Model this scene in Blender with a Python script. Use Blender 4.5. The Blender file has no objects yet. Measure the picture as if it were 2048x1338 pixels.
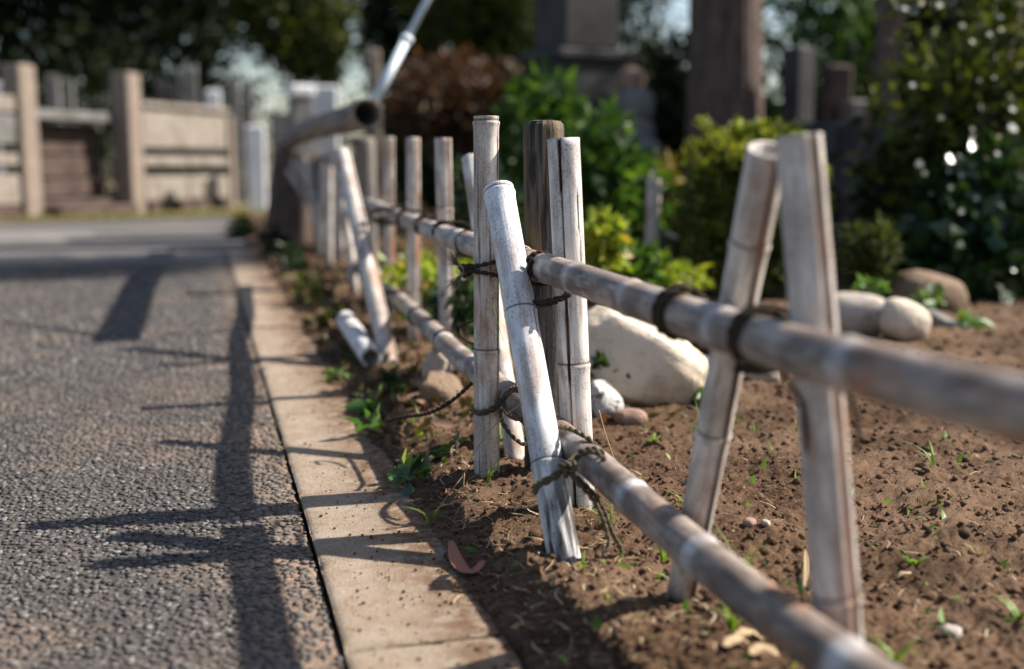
import bpy, bmesh, math, random
import numpy as np
from mathutils import Vector, Matrix
R = math.radians
random.seed(7); rng = np.random.default_rng(7)
scn = bpy.context.scene
COL = scn.collection

# ------------------------------------------------------------------ camera
FPX = 2276.0; CAMH = 0.52
PITCH = math.atan((669 - 328) / FPX)
cd = bpy.data.cameras.new('camera'); cam = bpy.data.objects.new('camera', cd); COL.objects.link(cam)
cd.sensor_width = 36; cd.lens = 36 * FPX / 2048; cd.clip_start = 0.02; cd.clip_end = 500
cam.location = (0, 0, CAMH); cam.rotation_euler = (math.pi / 2 - PITCH, 0, 0)
cd.dof.use_dof = True; cd.dof.focus_distance = 1.66; cd.dof.aperture_fstop = 2.0; cd.dof.aperture_blades = 0
scn.camera = cam
# ------------------------------------------------------------------ sky, sun, exposure
SUN_AZ = R(76)      # from +Y towards +X
SUN_EL = R(41.5)
w = bpy.data.worlds.new('World'); scn.world = w; w.use_nodes = True
wn = w.node_tree.nodes; wl = w.node_tree.links
sky = wn.new('ShaderNodeTexSky'); sky.sky_type = 'NISHITA'; sky.sun_disc = False
sky.dust_density = 1.6; sky.ozone_density = .6
sky.sun_elevation = SUN_EL; sky.sun_rotation = SUN_AZ
wn['Background'].inputs[1].default_value = 0.08
wl.new(sky.outputs[0], wn['Background'].inputs[0])
sd = bpy.data.lights.new('sun', 'SUN'); sd.energy = 5.0; sd.angle = R(0.8); sd.color = (1.0, 0.93, 0.83)
sun = bpy.data.objects.new('sun', sd); COL.objects.link(sun)
to_sun = Vector((math.sin(SUN_AZ) * math.cos(SUN_EL), math.cos(SUN_AZ) * math.cos(SUN_EL), math.sin(SUN_EL)))
sun.rotation_euler = to_sun.to_track_quat('Z', 'Y').to_euler(); sun.location = (6, 2, 8)
scn.view_settings.view_transform = 'Standard'; scn.view_settings.look = 'None'
scn.view_settings.exposure = 1.15; scn.view_settings.gamma = 1.0; scn.view_settings.use_curve_mapping = False
scn.cycles.use_denoising = True; scn.cycles.max_bounces = 6
scn.cycles.sample_clamp_indirect = 8

# ------------------------------------------------------------------ helpers: places
CP, SP = math.cos(PITCH), math.sin(PITCH)
def ray(u, v):
    xc = (u - 1024) / FPX; yc = (669 - v) / FPX
    return np.array([xc, CP + yc * SP, -SP + yc * CP])
def px(u, v, Y):                      # a point at distance Y
    d = ray(u, v); return np.array([0, 0, CAMH]) + d * (Y / d[1])
def pz(u, v, z=0.0):                  # a point at height z
    d = ray(u, v); return np.array([0, 0, CAMH]) + d * ((z - CAMH) / d[2])
TK = np.array([-0.2607, 0.9654]); NK = np.array([0.9654, 0.2607]); K0 = np.array([0.134, 0.0])
def sd2(x, y):
    return (x - K0[0]) * TK[0] + (y - K0[1]) * TK[1], (x - K0[0]) * NK[0] + (y - K0[1]) * NK[1]
def xy(s, d): return K0[0] + s * TK[0] + d * NK[0], K0[1] + s * TK[1] + d * NK[1]
FY = [0.1, .6, .72, .908, 1.1, 1.391, 1.664, 1.763, 2.0, 2.6, 3.35, 4.4, 5.5, 7.2]
FX = [.53, .358, .315, .249, .190, .107, .029, -.0015, -.06, -.195, -.365, -.60, -.84, -1.22]
def fx(Y): return float(np.interp(Y, FY, FX))
def fence_at(u, side, off=.039):      # side -1 road side, +1 garden side
    best = None
    for Y in np.arange(.3, 7, .002):
        t = np.array([fx(Y + .05) - fx(Y - .05), .1]); t /= np.linalg.norm(t)
        n = np.array([t[1], -t[0]]) * side * off
        e = abs(1024 + FPX * (fx(Y) + n[0]) / (Y + n[1]) - u)
        if best is None or e < best[0]: best = (e, fx(Y) + n[0], Y + n[1])
    return best[1], best[2]

# ------------------------------------------------------------------ helpers: noise
def _h(ix, iy, iz=0, seed=0):
    n = (ix.astype(np.int64) * 374761393 + iy.astype(np.int64) * 668265263 + np.int64(1) * iz * 2147483647 + seed * 1274126177) & 0xffffffff
    n = ((n ^ (n >> 13)) * 1274126177) & 0xffffffff
    n = ((n ^ (n >> 15)) * 2246822519) & 0xffffffff
    return ((n ^ (n >> 16)) & 0xffffff) / float(0xffffff)
def vn2(x, y, seed=0):
    x0 = np.floor(x); y0 = np.floor(y); fx_ = x - x0; fy_ = y - y0
    fx_ = fx_ * fx_ * (3 - 2 * fx_); fy_ = fy_ * fy_ * (3 - 2 * fy_)
    a = _h(x0, y0, 0, seed); b = _h(x0 + 1, y0, 0, seed); c = _h(x0, y0 + 1, 0, seed); d = _h(x0 + 1, y0 + 1, 0, seed)
    return (a * (1 - fx_) + b * fx_) * (1 - fy_) + (c * (1 - fx_) + d * fx_) * fy_
def fbm2(x, y, oct=4, seed=0, gain=.5):
    s = 0; a = 1; t = 0
    for i in range(oct):
        s = s + a * vn2(x, y, seed + i); t += a; a *= gain; x = x * 2.03 + 11.3; y = y * 2.03 + 7.7
    return s / t - .5
def vn3(p, seed=0):
    z = p[:, 2]; z0 = np.floor(z); f = z - z0; f = f * f * (3 - 2 * f)
    def lay(k): return vn2(p[:, 0] + 37.13 * (z0 + k) % 971, p[:, 1] + 91.7 * (z0 + k) % 877, seed)
    return lay(0) * (1 - f) + lay(1) * f
def fbm3(p, oct=4, seed=0):
    s = 0; a = 1; t = 0
    for i in range(oct):
        s = s + a * vn3(p, seed + i); t += a; a *= .5; p = p * 2.03 + 5.1
    return s / t - .5
def sst(a, b, x):
    t = np.clip((x - a) / (b - a), 0, 1); return t * t * (3 - 2 * t)

# ------------------------------------------------------------------ helpers: objects
def tag(o, label=None, cat=None, group=None, kind=None):
    if label: o['label'] = label
    if cat: o['category'] = cat
    if group: o['group'] = group
    if kind: o['kind'] = kind
    return o
def empty(name, loc, label=None, cat=None, group=None, kind=None):
    o = bpy.data.objects.new(name, None); COL.objects.link(o); o.location = tuple(loc); o.empty_display_size = .1
    o['wl'] = list(map(float, loc))
    return tag(o, label, cat, group, kind)
WORLD = {}
def mk(name, V, F, mat, parent=None, smooth=True, attrs=None, origin=None, **kw):
    V = np.asarray(V, dtype=np.float64)
    if origin is None: origin = np.array([V[:, 0].mean(), V[:, 1].mean(), V[:, 2].min()])
    me = bpy.data.meshes.new(name)
    if isinstance(F, np.ndarray):
        n, k = F.shape
        me.vertices.add(len(V)); me.vertices.foreach_set('co', (V - origin).astype(np.float32).ravel())
        me.loops.add(n * k); me.loops.foreach_set('vertex_index', F.astype(np.int32).ravel())
        me.polygons.add(n); me.polygons.foreach_set('loop_start', np.arange(0, n * k, k, dtype=np.int32))
        me.update(calc_edges=True)
    else:
        me.from_pydata([tuple(v) for v in (V - origin)], [], F)
    if smooth: me.polygons.foreach_set('use_smooth', np.ones(len(me.polygons), dtype=bool))
    for k_, a in (attrs or {}).items():
        a = np.asarray(a, dtype=np.float32)
        if a.ndim == 1:
            at = me.attributes.new(k_, 'FLOAT', 'POINT'); at.data.foreach_set('value', a)
        elif a.shape[1] == 3:
            at = me.attributes.new(k_, 'FLOAT_VECTOR', 'POINT'); at.data.foreach_set('vector', a.ravel())
        else:
            at = me.attributes.new(k_, 'FLOAT_COLOR', 'POINT'); at.data.foreach_set('color', a.ravel())
    if mat: me.materials.append(mat)
    me.validate()
    o = bpy.data.objects.new(name, me); COL.objects.link(o)
    if parent is not None:
        o.parent = parent; o.location = tuple(origin - WORLD.get(parent.name, np.array(list(parent.get('wl', (0, 0, 0))))))
    else: o.location = tuple(origin)
    WORLD[o.name] = np.array(origin)
    return tag(o, **kw)
class MB:                              # gathers pieces into ONE mesh
    def __init__(s): s.v = []; s.f = []
    def add(s, V, F):
        b = len(s.v); s.v += [tuple(x) for x in V]; s.f += [tuple(i + b for i in q) for q in F]; return s
    def box(s, c, e, rot=0, bev=0, tilt=None):
        hx, hy, hz = e; b = min(bev, hx * .45, hy * .45, hz * .45)
        pts = []
        lay = [(-hz, b), (-hz + b, 0), (hz - b, 0), (hz, b)] if b else [(-hz, 0), (hz, 0)]
        for z, i in lay:
            X, Y = hx - i, hy - i
            if b: pts += [(-X + b, -Y, z), (X - b, -Y, z), (X, -Y + b, z), (X, Y - b, z), (X - b, Y, z), (-X + b, Y, z), (-X, Y - b, z), (-X, -Y + b, z)]
            else: pts += [(-X, -Y, z), (X, -Y, z), (X, Y, z), (-X, Y, z)]
        n = 8 if b else 4; F = []
        for k in range(len(lay) - 1):
            for j in range(n): F.append((k * n + j, k * n + (j + 1) % n, (k + 1) * n + (j + 1) % n, (k + 1) * n + j))
        F.append(tuple(range(n - 1, -1, -1))); F.append(tuple(range((len(lay) - 1) * n, len(lay) * n)))
        m = Matrix.Rotation(rot, 3, 'Z')
        if tilt: m = m @ Matrix.Rotation(tilt[0], 3, 'X') @ Matrix.Rotation(tilt[1], 3, 'Y')
        return s.add([tuple(m @ Vector(p) + Vector(c)) for p in pts], F)
    def tube(s, P, r, n=8, cap=True):
        P = [np.array(p, float) for p in P]; k = len(P); rr = r if hasattr(r, '__len__') else [r] * k
        V = []; ref = np.array([.31, .27, .91])
        for i in range(k):
            t = P[min(i + 1, k - 1)] - P[max(i - 1, 0)]; t = t / (np.linalg.norm(t) + 1e-9)
            a = np.cross(t, ref); 
            if np.linalg.norm(a) < .05: a = np.cross(t, np.array([1., 0, 0]))
            a /= np.linalg.norm(a); b = np.cross(t, a)
            for j in range(n):
                q = 2 * math.pi * j / n; V.append(P[i] + rr[i] * (math.cos(q) * a + math.sin(q) * b))
        F = [(i * n + j, i * n + (j + 1) % n, (i + 1) * n + (j + 1) % n, (i + 1) * n + j) for i in range(k - 1) for j in range(n)]
        if cap: F += [tuple(range(n - 1, -1, -1)), tuple(range((k - 1) * n, k * n))]
        return s.add(V, F)
    def build(s, name, mat, parent=None, smooth=False, **kw): return mk(name, np.array(s.v), s.f, mat, parent, smooth, **kw)
def grid_faces(nr, nc):
    i = np.arange(nr - 1)[:, None] * nc + np.arange(nc - 1)[None, :]
    i = i.ravel(); return np.stack([i, i + 1, i + nc + 1, i + nc], 1)
def crom(P, step):                     # smooth polyline through points
    P = [np.array(p, float) for p in P]; P = [2 * P[0] - P[1]] + P + [2 * P[-1] - P[-2]]
    out = []
    for i in range(1, len(P) - 2):
        n = max(2, int(np.linalg.norm(P[i + 1] - P[i]) / step))
        for k in range(n):
            t = k / n; a, b, c, d = P[i - 1:i + 3]
            out.append(.5 * (2 * b + (c - a) * t + (2 * a - 5 * b + 4 * c - d) * t * t + (3 * b - a - 3 * c + d) * t ** 3))
    out.append(P[-2]); return np.array(out)

# ------------------------------------------------------------------ helpers: materials
class NT:
    def __init__(s, name):
        s.m = bpy.data.materials.new(name); s.m.use_nodes = True; s.t = s.m.node_tree; s.n = s.t.nodes; s.l = s.t.links
        s.b = s.n['Principled BSDF']; s.out = s.n['Material Output']
    def set(s, sock, v):
        if v is None: return
        if hasattr(v, 'is_linked') or hasattr(v, 'links'): s.l.new(v, sock)
        elif isinstance(v, (tuple, list)) and len(v) == 3 and sock.type == 'RGBA': sock.default_value = (*v, 1)
        else: sock.default_value = v
    def obj(s): return s.n.new('ShaderNodeTexCoord').outputs['Object']
    def attr(s, name, out='Fac'):
        a = s.n.new('ShaderNodeAttribute'); a.attribute_name = name; return a.outputs[out]
    def scale(s, v, sc, loc=(0, 0, 0)):
        a = s.n.new('ShaderNodeMapping'); s.l.new(v, a.inputs[0]); a.inputs['Scale'].default_value = sc; a.inputs['Location'].default_value = loc; return a.outputs[0]
    def noise(s, v, sc, det=4, rough=.55, dist=0):
        a = s.n.new('ShaderNodeTexNoise'); s.l.new(v, a.inputs['Vector']); a.inputs['Scale'].default_value = sc
        a.inputs['Detail'].default_value = det; a.inputs['Roughness'].default_value = rough; a.inputs['Distortion'].default_value = dist; return a.outputs[0]
    def voro(s, v, sc, feat='F1', out='Distance'):
        a = s.n.new('ShaderNodeTexVoronoi'); a.feature = feat; s.l.new(v, a.inputs['Vector']); a.inputs['Scale'].default_value = sc; return a.outputs[out]
    def rng(s, f, a, b, c=0., d=1.):
        n = s.n.new('ShaderNodeMapRange'); n.interpolation_type = 'SMOOTHSTEP'; s.l.new(f, n.inputs[0])
        for i, x in enumerate((a, b, c, d)): n.inputs[i + 1].default_value = x
        return n.outputs[0]
    def math(s, op, a, b=None):
        n = s.n.new('ShaderNodeMath'); n.operation = op; s.set(n.inputs[0], a); s.set(n.inputs[1], b); return n.outputs[0]
    def mix(s, f, a, b, mode='MIX'):
        n = s.n.new('ShaderNodeMix'); n.data_type = 'RGBA'; n.blend_type = mode
        s.set(n.inputs[0], f); s.set(n.inputs[6], a); s.set(n.inputs[7], b); return n.outputs[2]
    def ramp(s, f, stops):
        n = s.n.new('ShaderNodeValToRGB'); s.l.new(f, n.inputs[0]); e = n.color_ramp.elements
        while len(e) < len(stops): e.new(.5)
        for q, (p, c) in zip(e, stops): q.position = p; q.color = (*c, 1)
        return n.outputs[0]
    def rand(s):
        return s.n.new('ShaderNodeNewGeometry').outputs['Random Per Island']
    def bump(s, h, st=.3, dist=.01):
        n = s.n.new('ShaderNodeBump'); s.l.new(h, n.inputs['Height']); n.inputs['Strength'].default_value = st; n.inputs['Distance'].default_value = dist
        s.l.new(n.outputs[0], s.b.inputs['Normal']); return n.outputs[0]
    def fin(s, col, rough=.8, spec=.3):
        s.set(s.b.inputs['Base Color'], col); s.set(s.b.inputs['Roughness'], rough); s.b.inputs['Specular IOR Level'].default_value = spec; return s.m
def leaf_mat(name, stops, rough=.45, trans=.35, spec=.4):
    t = NT(name); c = t.ramp(t.rand(), stops)
    t.fin(c, rough, spec)
    tr = t.n.new('ShaderNodeBsdfTranslucent'); br = t.mix(1.0, c, (1.0, 1.0, .45), 'MULTIPLY'); t.l.new(br, tr.inputs[0])
    ms = t.n.new('ShaderNodeMixShader'); ms.inputs[0].default_value = trans
    t.l.new(t.b.outputs[0], ms.inputs[1]); t.l.new(tr.outputs[0], ms.inputs[2]); t.l.new(ms.outputs[0], t.out.inputs[0]); return t.m
def stone_mat(name, a, b, sc=30, spots=None, rough=.85, bump=.25, moss=None):
    t = NT(name); o = t.obj(); n = t.noise(o, sc * .25, 5); f = t.noise(o, sc * 3, 4, .7)
    c = t.mix(t.rng(n, .35, .65), a, b)
    c = t.mix(t.rng(f, .5, .72, 0, .5), c, tuple(x * .45 for x in a))
    if spots: c = t.mix(t.rng(t.noise(o, sc * 1.6, 3, .6, .4), .55, .64), c, spots)
    if moss: c = t.mix(t.rng(t.noise(o, sc * .35, 5, .65), .52, .68), c, moss)
    t.bump(t.math('ADD', f, t.noise(o, sc * .8, 4)), bump, .01)
    return t.fin(c, rough, .25)

# bamboo: attributes bco (unrolled position), bm (node, stripe, dirt and dark hollow ends, whiteness)
def make_bamboo_mat():
    t = NT('weathered_bamboo'); p = t.attr('bco', 'Vector'); sep = t.n.new('ShaderNodeSeparateColor'); t.l.new(t.attr('bm', 'Color'), sep.inputs[0])
    node, stripe, dirt = sep.outputs; white = t.attr('bw')
    n2 = t.noise(t.scale(p, (1, 1, .45)), 34, 5, .6)
    stre = t.noise(t.scale(p, (1, 1, .05)), 260, 4, .6)
    fine = t.noise(t.scale(p, (1, 1, .7)), 520, 4, .65)
    blot = t.noise(t.scale(p, (1, 1, .3), (3, 1, 2)), 22, 4, .6)
    hi = t.mix(t.rng(n2, .38, .62), (.62, .565, .515), (.42, .36, .32))
    hw = t.mix(t.rng(n2, .38, .66), (.74, .76, .78), (.58, .60, .63))
    lo = t.mix(t.rng(n2, .36, .64), (.30, .242, .20), (.115, .082, .066))
    c = t.mix(t.rng(white, .0, .5), lo, hi); c = t.mix(t.rng(white, .5, 1.0), c, hw)
    inv = t.math('SUBTRACT', 1.2, white)
    inv2 = t.math('SUBTRACT', 1.12, t.math('MULTIPLY', white, .55))
    c = t.mix(t.math('MULTIPLY', t.rng(stre, .48, .68, 0, .75), inv), c, (.14, .11, .09))
    c = t.mix(t.math('MULTIPLY', t.rng(t.noise(t.scale(p, (1, 1, .16), (7, 2, 1)), 75, 5, .65), .55, .68, 0, .75), inv), c, (.085, .07, .063))
    spk = t.math('MULTIPLY', t.rng(fine, .54, .63), t.rng(n2, .36, .58, .15, 1.))
    c = t.mix(t.math('MULTIPLY', spk, .85), c, (.07, .062, .06))
    c = t.mix(t.math('MULTIPLY', t.rng(blot, .52, .66, 0, .85), inv2), c, (.29, .15, .085))
    c = t.mix(t.math('MULTIPLY', t.rng(t.noise(t.scale(p, (1, 1, .55), (4, 9, 3)), 17, 5, .65), .48, .62, 0, .85), t.rng(white, .1, .45, 1, 0)), c, (.095, .066, .053))
    c = t.mix(t.math('MULTIPLY', t.attr('bl'), t.rng(n2, .3, .6, 1., .3)), c, (.66, .66, .68))
    c = t.mix(t.rng(node, .25, .9, 0, .9), c, (.10, .07, .05))
    c = t.mix(t.math('MULTIPLY', stripe, t.rng(n2, .3, .6, .8, 1)), c, t.mix(t.rng(blot, .46, .66), (.05, .026, .018), (.19, .07, .033)))
    c = t.mix(t.math('MULTIPLY', dirt, t.rng(t.noise(t.scale(p, (1, 1, .10)), 95, 4, .6), .36, .56, .12, 1)), c, (.028, .02, .016))
    t.bump(t.math('ADD', t.math('MULTIPLY', stre, .6), t.math('MULTIPLY', fine, .4)), .35, .002)
    return t.fin(c, t.rng(n2, .3, .7, .5, .75), .35)
BAMBOO = make_bamboo_mat()
def m_inner():
    t = NT('bamboo_hollow'); c = t.mix(t.noise(t.obj(), 60, 3), (.10, .065, .04), (.22, .16, .11)); return t.fin(c, .9, .1)
HOLLOW = m_inner()
def m_wood(name, a, b, y):
    t = NT(name); p = t.attr('bco', 'Vector')
    s1 = t.noise(t.scale(p, (1, 1, .035)), 150, 5, .65, .3); s2 = t.noise(t.scale(p, (1, 1, .10)), 40, 4, .6, .6); s3 = t.noise(t.scale(p, (1, 1, .3)), 420, 3)
    c = t.mix(t.rng(s1, .38, .64), a, b); c = t.mix(t.rng(s2, .51, .61, 0, .9), c, y)
    c = t.mix(t.rng(s2, .46, .34, 0, .9), c, (.022, .019, .018)); c = t.mix(t.rng(s3, .64, .74, 0, .5), c, tuple(min(.3, q * 2.2) for q in b))
    t.bump(t.math('ADD', s1, s3), .5, .004); return t.fin(c, .85, .2)
DARKWOOD = m_wood('blackened_wood', (.018, .016, .015), (.12, .106, .096), (.17, .125, .072))
GREYWOOD = m_wood('greyed_wood', (.10, .088, .08), (.27, .245, .225), (.20, .17, .14))
BARK = m_wood('tree_bark', (.03, .022, .019), (.17, .12, .10), (.13, .09, .075))
LOGBARK = m_wood('log_bark', (.075, .047, .033), (.20, .135, .10), (.24, .115, .055))
LOGGREY = m_wood('grey_log_bark', (.13, .112, .096), (.33, .29, .25), (.26, .18, .12))
def m_rope(name, a, b):
    t = NT(name); o = t.obj(); c = t.mix(t.noise(o, 500, 3, .7), a, b); t.bump(t.noise(t.scale(o, (1, 1, 1)), 1400, 2), .6, .002); return t.fin(c, .95, .1)
ROPE = m_rope('palm_fibre_rope', (.022, .017, .014), (.085, .065, .05))
ROPE2 = m_rope('faded_palm_rope', (.05, .038, .026), (.19, .15, .105))
def m_soil():
    t = NT('garden_soil'); o = t.n.new('ShaderNodeNewGeometry').outputs['Position']
    a = t.noise(o, 9, 5, .6); b = t.noise(o, 160, 5, .75); d = t.noise(o, 2.2, 3)
    c = t.mix(t.rng(a, .35, .65), (.048, .0265, .015), (.102, .060, .035))
    c = t.mix(t.rng(b, .42, .66), c, (.155, .093, .057)); c = t.mix(t.rng(b, .46, .3, 0, .8), c, (.032, .018, .011))
    c = t.mix(t.rng(d, .42, .62, 0, .6), c, (.185, .118, .076)); c = t.mix(t.rng(t.noise(o, 5.5, 4, .6), .52, .66, 0, .6), c, (.034, .018, .010)); c = t.mix(t.rng(t.noise(o, 700, 3), .62, .70, 0, .6), c, (.25, .17, .11))
    t.bump(t.math('ADD', b, t.noise(o, 420, 3, .7)), .7, .006); return t.fin(c, .97, .12)
SOIL = m_soil()
def m_asphalt():
    t = NT('asphalt'); o = t.n.new('ShaderNodeNewGeometry').outputs['Position']; r = t.attr('rid'); e = t.attr('edge'); du = t.attr('dust')
    c = t.ramp(r, [(0, (.03, .026, .024)), (1, (.06, .052, .047))])
    c = t.mix(t.noise(o, 330, 3), c, (.08, .07, .066)); c = t.mix(t.rng(e, .0, .35, .82, 0), c, (.028, .024, .022))
    c = t.mix(t.math('MULTIPLY', du, t.rng(t.noise(o, 60, 4), .35, .6, .2, 1)), c, (.28, .185, .125))
    t.bump(t.noise(o, 700, 3), .35, .003); return t.fin(c, .8, .35)
ASPHALT = m_asphalt()
def m_farasphalt():
    t = NT('worn_asphalt'); o = t.n.new('ShaderNodeNewGeometry').outputs['Position']
    c = t.mix(t.noise(o, 90, 4, .8), (.065, .06, .058), (.115, .106, .10)); c = t.mix(t.rng(t.noise(o, .9, 4), .4, .65), c, (.13, .12, .113))
    t.bump(t.noise(o, 160, 4), .5, .006); return t.fin(c, .85, .3)
FARASPHALT = m_farasphalt()
def m_kerb():
    t = NT('kerb_concrete'); o = t.n.new('ShaderNodeNewGeometry').outputs['Position']
    f = t.noise(o, 300, 4, .75); m = t.noise(o, 14, 5, .65)
    c = t.mix(t.rng(m, .35, .62), (.30, .245, .19), (.25, .185, .128)); c = t.mix(t.rng(f, .45, .68, 0, .75), c, (.38, .325, .27)); c = t.mix(t.rng(f, .44, .30, 0, .8), c, (.15, .105, .07))
    c = t.mix(t.rng(t.noise(o, 520, 2), .62, .68, 0, .8), c, (.09, .06, .045)); c = t.mix(t.rng(t.noise(o, 70, 5, .7), .5, .66, 0, .6), c, (.21, .135, .086))
    c = t.mix(t.math('MULTIPLY', t.attr('dirt'), t.rng(t.noise(o, 45, 5, .7), .3, .62)), c, (.13, .075, .043))
    t.bump(f, .8, .003); return t.fin(c, .92, .15)
KERB = m_kerb()
GROUND = stone_mat('brown_earth', (.075, .055, .04), (.12, .10, .06), 6)  # brown earth tone mixed by noise
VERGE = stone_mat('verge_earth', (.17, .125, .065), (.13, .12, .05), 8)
GRANITE = stone_mat('tan_granite', (.19, .15, .122), (.235, .187, .152), 40)
GRANITE2 = stone_mat('pale_granite', (.255, .226, .196), (.205, .174, .145), 24, moss=(.10, .09, .06))
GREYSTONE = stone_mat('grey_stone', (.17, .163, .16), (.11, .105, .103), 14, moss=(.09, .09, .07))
DARKSTONE = stone_mat('dark_stone', (.035, .032, .032), (.06, .056, .056), 14)
BROWNSTONE = stone_mat('brown_stone', (.05, .033, .027), (.085, .058, .048), 12)
MONSTONE = stone_mat('monument_stone', (.055, .052, .052), (.035, .033, .033), 14)
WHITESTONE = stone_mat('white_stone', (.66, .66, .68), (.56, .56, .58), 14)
CREAMROCK = stone_mat('cream_boulder', (.60, .52, .42), (.45, .36, .26), 10, moss=(.27, .20, .13), bump=.6)
PALEROCK = stone_mat('pale_rock', (.42, .37, .32), (.30, .25, .205), 14, bump=.9, moss=(.15, .115, .075))
SPECKROCK = stone_mat('speckled_rock', (.60, .59, .57), (.52, .51, .50), 45, spots=(.10, .105, .09), bump=1.0)
BROWNROCK = stone_mat('brown_rock', (.22, .155, .105), (.165, .11, .073), 20, bump=1.0, moss=(.10, .075, .045))
REDROCK = stone_mat('reddish_rock', (.30, .20, .15), (.22, .14, .10), 30, bump=.4)
def m_metal():
    t = NT('grey_steel'); c = t.mix(t.noise(t.obj(), 14, 4), (.36, .42, .47), (.48, .54, .58)); return t.fin(c, .42, .5)
METAL = m_metal()
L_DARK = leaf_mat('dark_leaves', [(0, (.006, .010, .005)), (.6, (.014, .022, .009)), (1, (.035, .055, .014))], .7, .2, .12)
L_OLIVE = leaf_mat('olive_leaves', [(0, (.016, .024, .007)), (.55, (.036, .052, .012)), (1, (.12, .14, .025))], .65, .4, .15)
L_MID = leaf_mat('fresh_leaves', [(0, (.012, .032, .008)), (.5, (.03, .075, .013)), (1, (.11, .20, .03))], .5, .4, .25)
L_LIME = leaf_mat('lime_leaves', [(0, (.13, .19, .02)), (.5, (.24, .31, .035)), (.9, (.40, .42, .06)), (1, (.45, .25, .05))], .45, .45)
L_BOX = leaf_mat('clipped_leaves', [(0, (.02, .033, .006)), (.5, (.06, .085, .012)), (1, (.20, .24, .03))], .55, .4, .2)
L_RUST = leaf_mat('rust_leaves', [(0, (.026, .012, .007)), (.5, (.068, .03, .014)), (.9, (.13, .058, .025)), (1, (.08, .07, .018))], .6, .3)
L_WEED = leaf_mat('weed_leaves', [(0, (.05, .12, .03)), (.6, (.11, .22, .05)), (1, (.25, .32, .06))], .5, .4)
L_IVY = leaf_mat('glossy_leaves', [(0, (.012, .03, .011)), (.6, (.024, .058, .018)), (1, (.06, .11, .03))], .32, .2, .5)
L_GRASS = leaf_mat('grass_blades', [(0, (.10, .17, .03)), (.6, (.19, .29, .045)), (1, (.34, .36, .09))], .5, .45)
L_STRAW = leaf_mat('dry_straw', [(0, (.20, .135, .075)), (.6, (.40, .29, .17)), (1, (.60, .49, .33))], .7, .2)
L_DEAD = leaf_mat('dead_leaf', [(0, (.25, .10, .055)), (.5, (.38, .15, .085)), (1, (.42, .21, .14))], .5, .2)
L_PETAL = leaf_mat('white_petals', [(0, (.74, .74, .70)), (1, (.80, .80, .80))], .5, .35)
L_EYE = leaf_mat('flower_eye', [(0, (.5, .35, .04)), (1, (.6, .42, .05))], .6, .1)

# ------------------------------------------------------------------ the ground
def soil_z(x, y, fine=True):
    x = np.asarray(x, float); y = np.asarray(y, float)
    s, d = sd2(x, y)
    n = fbm2(x * 1.7, y * 1.7, 3, 11)
    z = .010 + .020 * sst(.0, .11, d - .175) - .05 * sst(.0, -.055, d - .175 + .10 * fbm2(x * 9, y * 9, 4, 41))
    z = z + n * .03 * sst(.2, .6, d) + .02 * sst(1.0, 3.0, d)
    if fine:
        k = .35 + .65 * sst(.17, .24, d)
        z = z + k * (fbm2(x * 11, y * 11, 3, 5) * .034 + np.abs(fbm2(x * 60, y * 60, 3, 21)) * .013 + fbm2(x * 170, y * 170, 2, 31) * .011)
    return z
gs = 200.0
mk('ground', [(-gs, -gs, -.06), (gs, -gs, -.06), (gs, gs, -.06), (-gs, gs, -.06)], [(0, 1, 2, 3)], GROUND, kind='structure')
# garden soil as a fine height field
rows = np.exp(np.linspace(math.log(.62), math.log(11.5), 860)); cols = np.linspace(0, 1, 370)
S = np.repeat(rows[:, None], 370, 1); D = .055 + cols[None, :] * (.92 * S + .45)
X, Y_ = xy(S, D)
Z = soil_z(X, Y_)
soil = mk('garden_soil', np.stack([X.ravel(), Y_.ravel(), Z.ravel()], 1), grid_faces(860, 370), SOIL, kind='structure', origin=np.array([0, 0, 0.]))
# soil clods, too many to count
def ico(sub):
    b = bmesh.new(); bmesh.ops.create_icosphere(b, subdivisions=sub, radius=1.0)
    V = np.array([v.co[:] for v in b.verts]); F = np.array([[v.index for v in f.verts] for f in b.faces]); b.free(); return V, F
IV1, IF1 = ico(1); IV2, IF2 = ico(2); IV4, IF4 = ico(4); IV5, IF5 = ico(5)
def scatter_blobs(name, P, rad, mat, sq=.75, base=(IV1, IF1), **kw):
    bv, bf = base; n = len(P); V = np.repeat(bv[None], n, 0)
    V = V * (1 + (rng.random((n, len(bv), 1)) - .5) * .55)
    V = V * rad[:, None, None] * (np.array([1, 1, sq]) * (.75 + .5 * rng.random((n, 1, 3))))
    V = V + P[:, None, :]
    F = bf[None] + (np.arange(n) * len(bv))[:, None, None]
    return mk(name, V.reshape(-1, 3), F.reshape(-1, 3), mat, smooth=False, **kw)
n = 27000
ss = np.exp(rng.uniform(math.log(.8), math.log(5.0), n)); dd = .165 + (rng.random(n) ** 1.3) * (.8 * ss + .3)
cx, cy = xy(ss, dd); rad = (.0010 + .0052 * rng.random(n) ** 5) * (.75 + .25 * ss); 
big = rng.random(n) < .02; rad[big] *= 1.9
scatter_blobs('soil_clods', np.stack([cx, cy, soil_z(cx, cy) + rad * .25], 1), rad, SOIL, kind='stuff', label='small clods and crumbs of brown earth lying on the tilled soil', cat='soil')
n = 1700
ss = np.exp(rng.uniform(math.log(.9), math.log(4), n)); dd = .174 - .16 * rng.random(n) ** 2.4
cx, cy = xy(ss, dd); rad = (.0006 + .0020 * rng.random(n) ** 3.5)
scatter_blobs('dirt_crumbs', np.stack([cx, cy, .0085 + rad * .2], 1), rad, SOIL, kind='stuff', label='fine dirt crumbs spilled onto the concrete kerb', cat='dirt')

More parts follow.
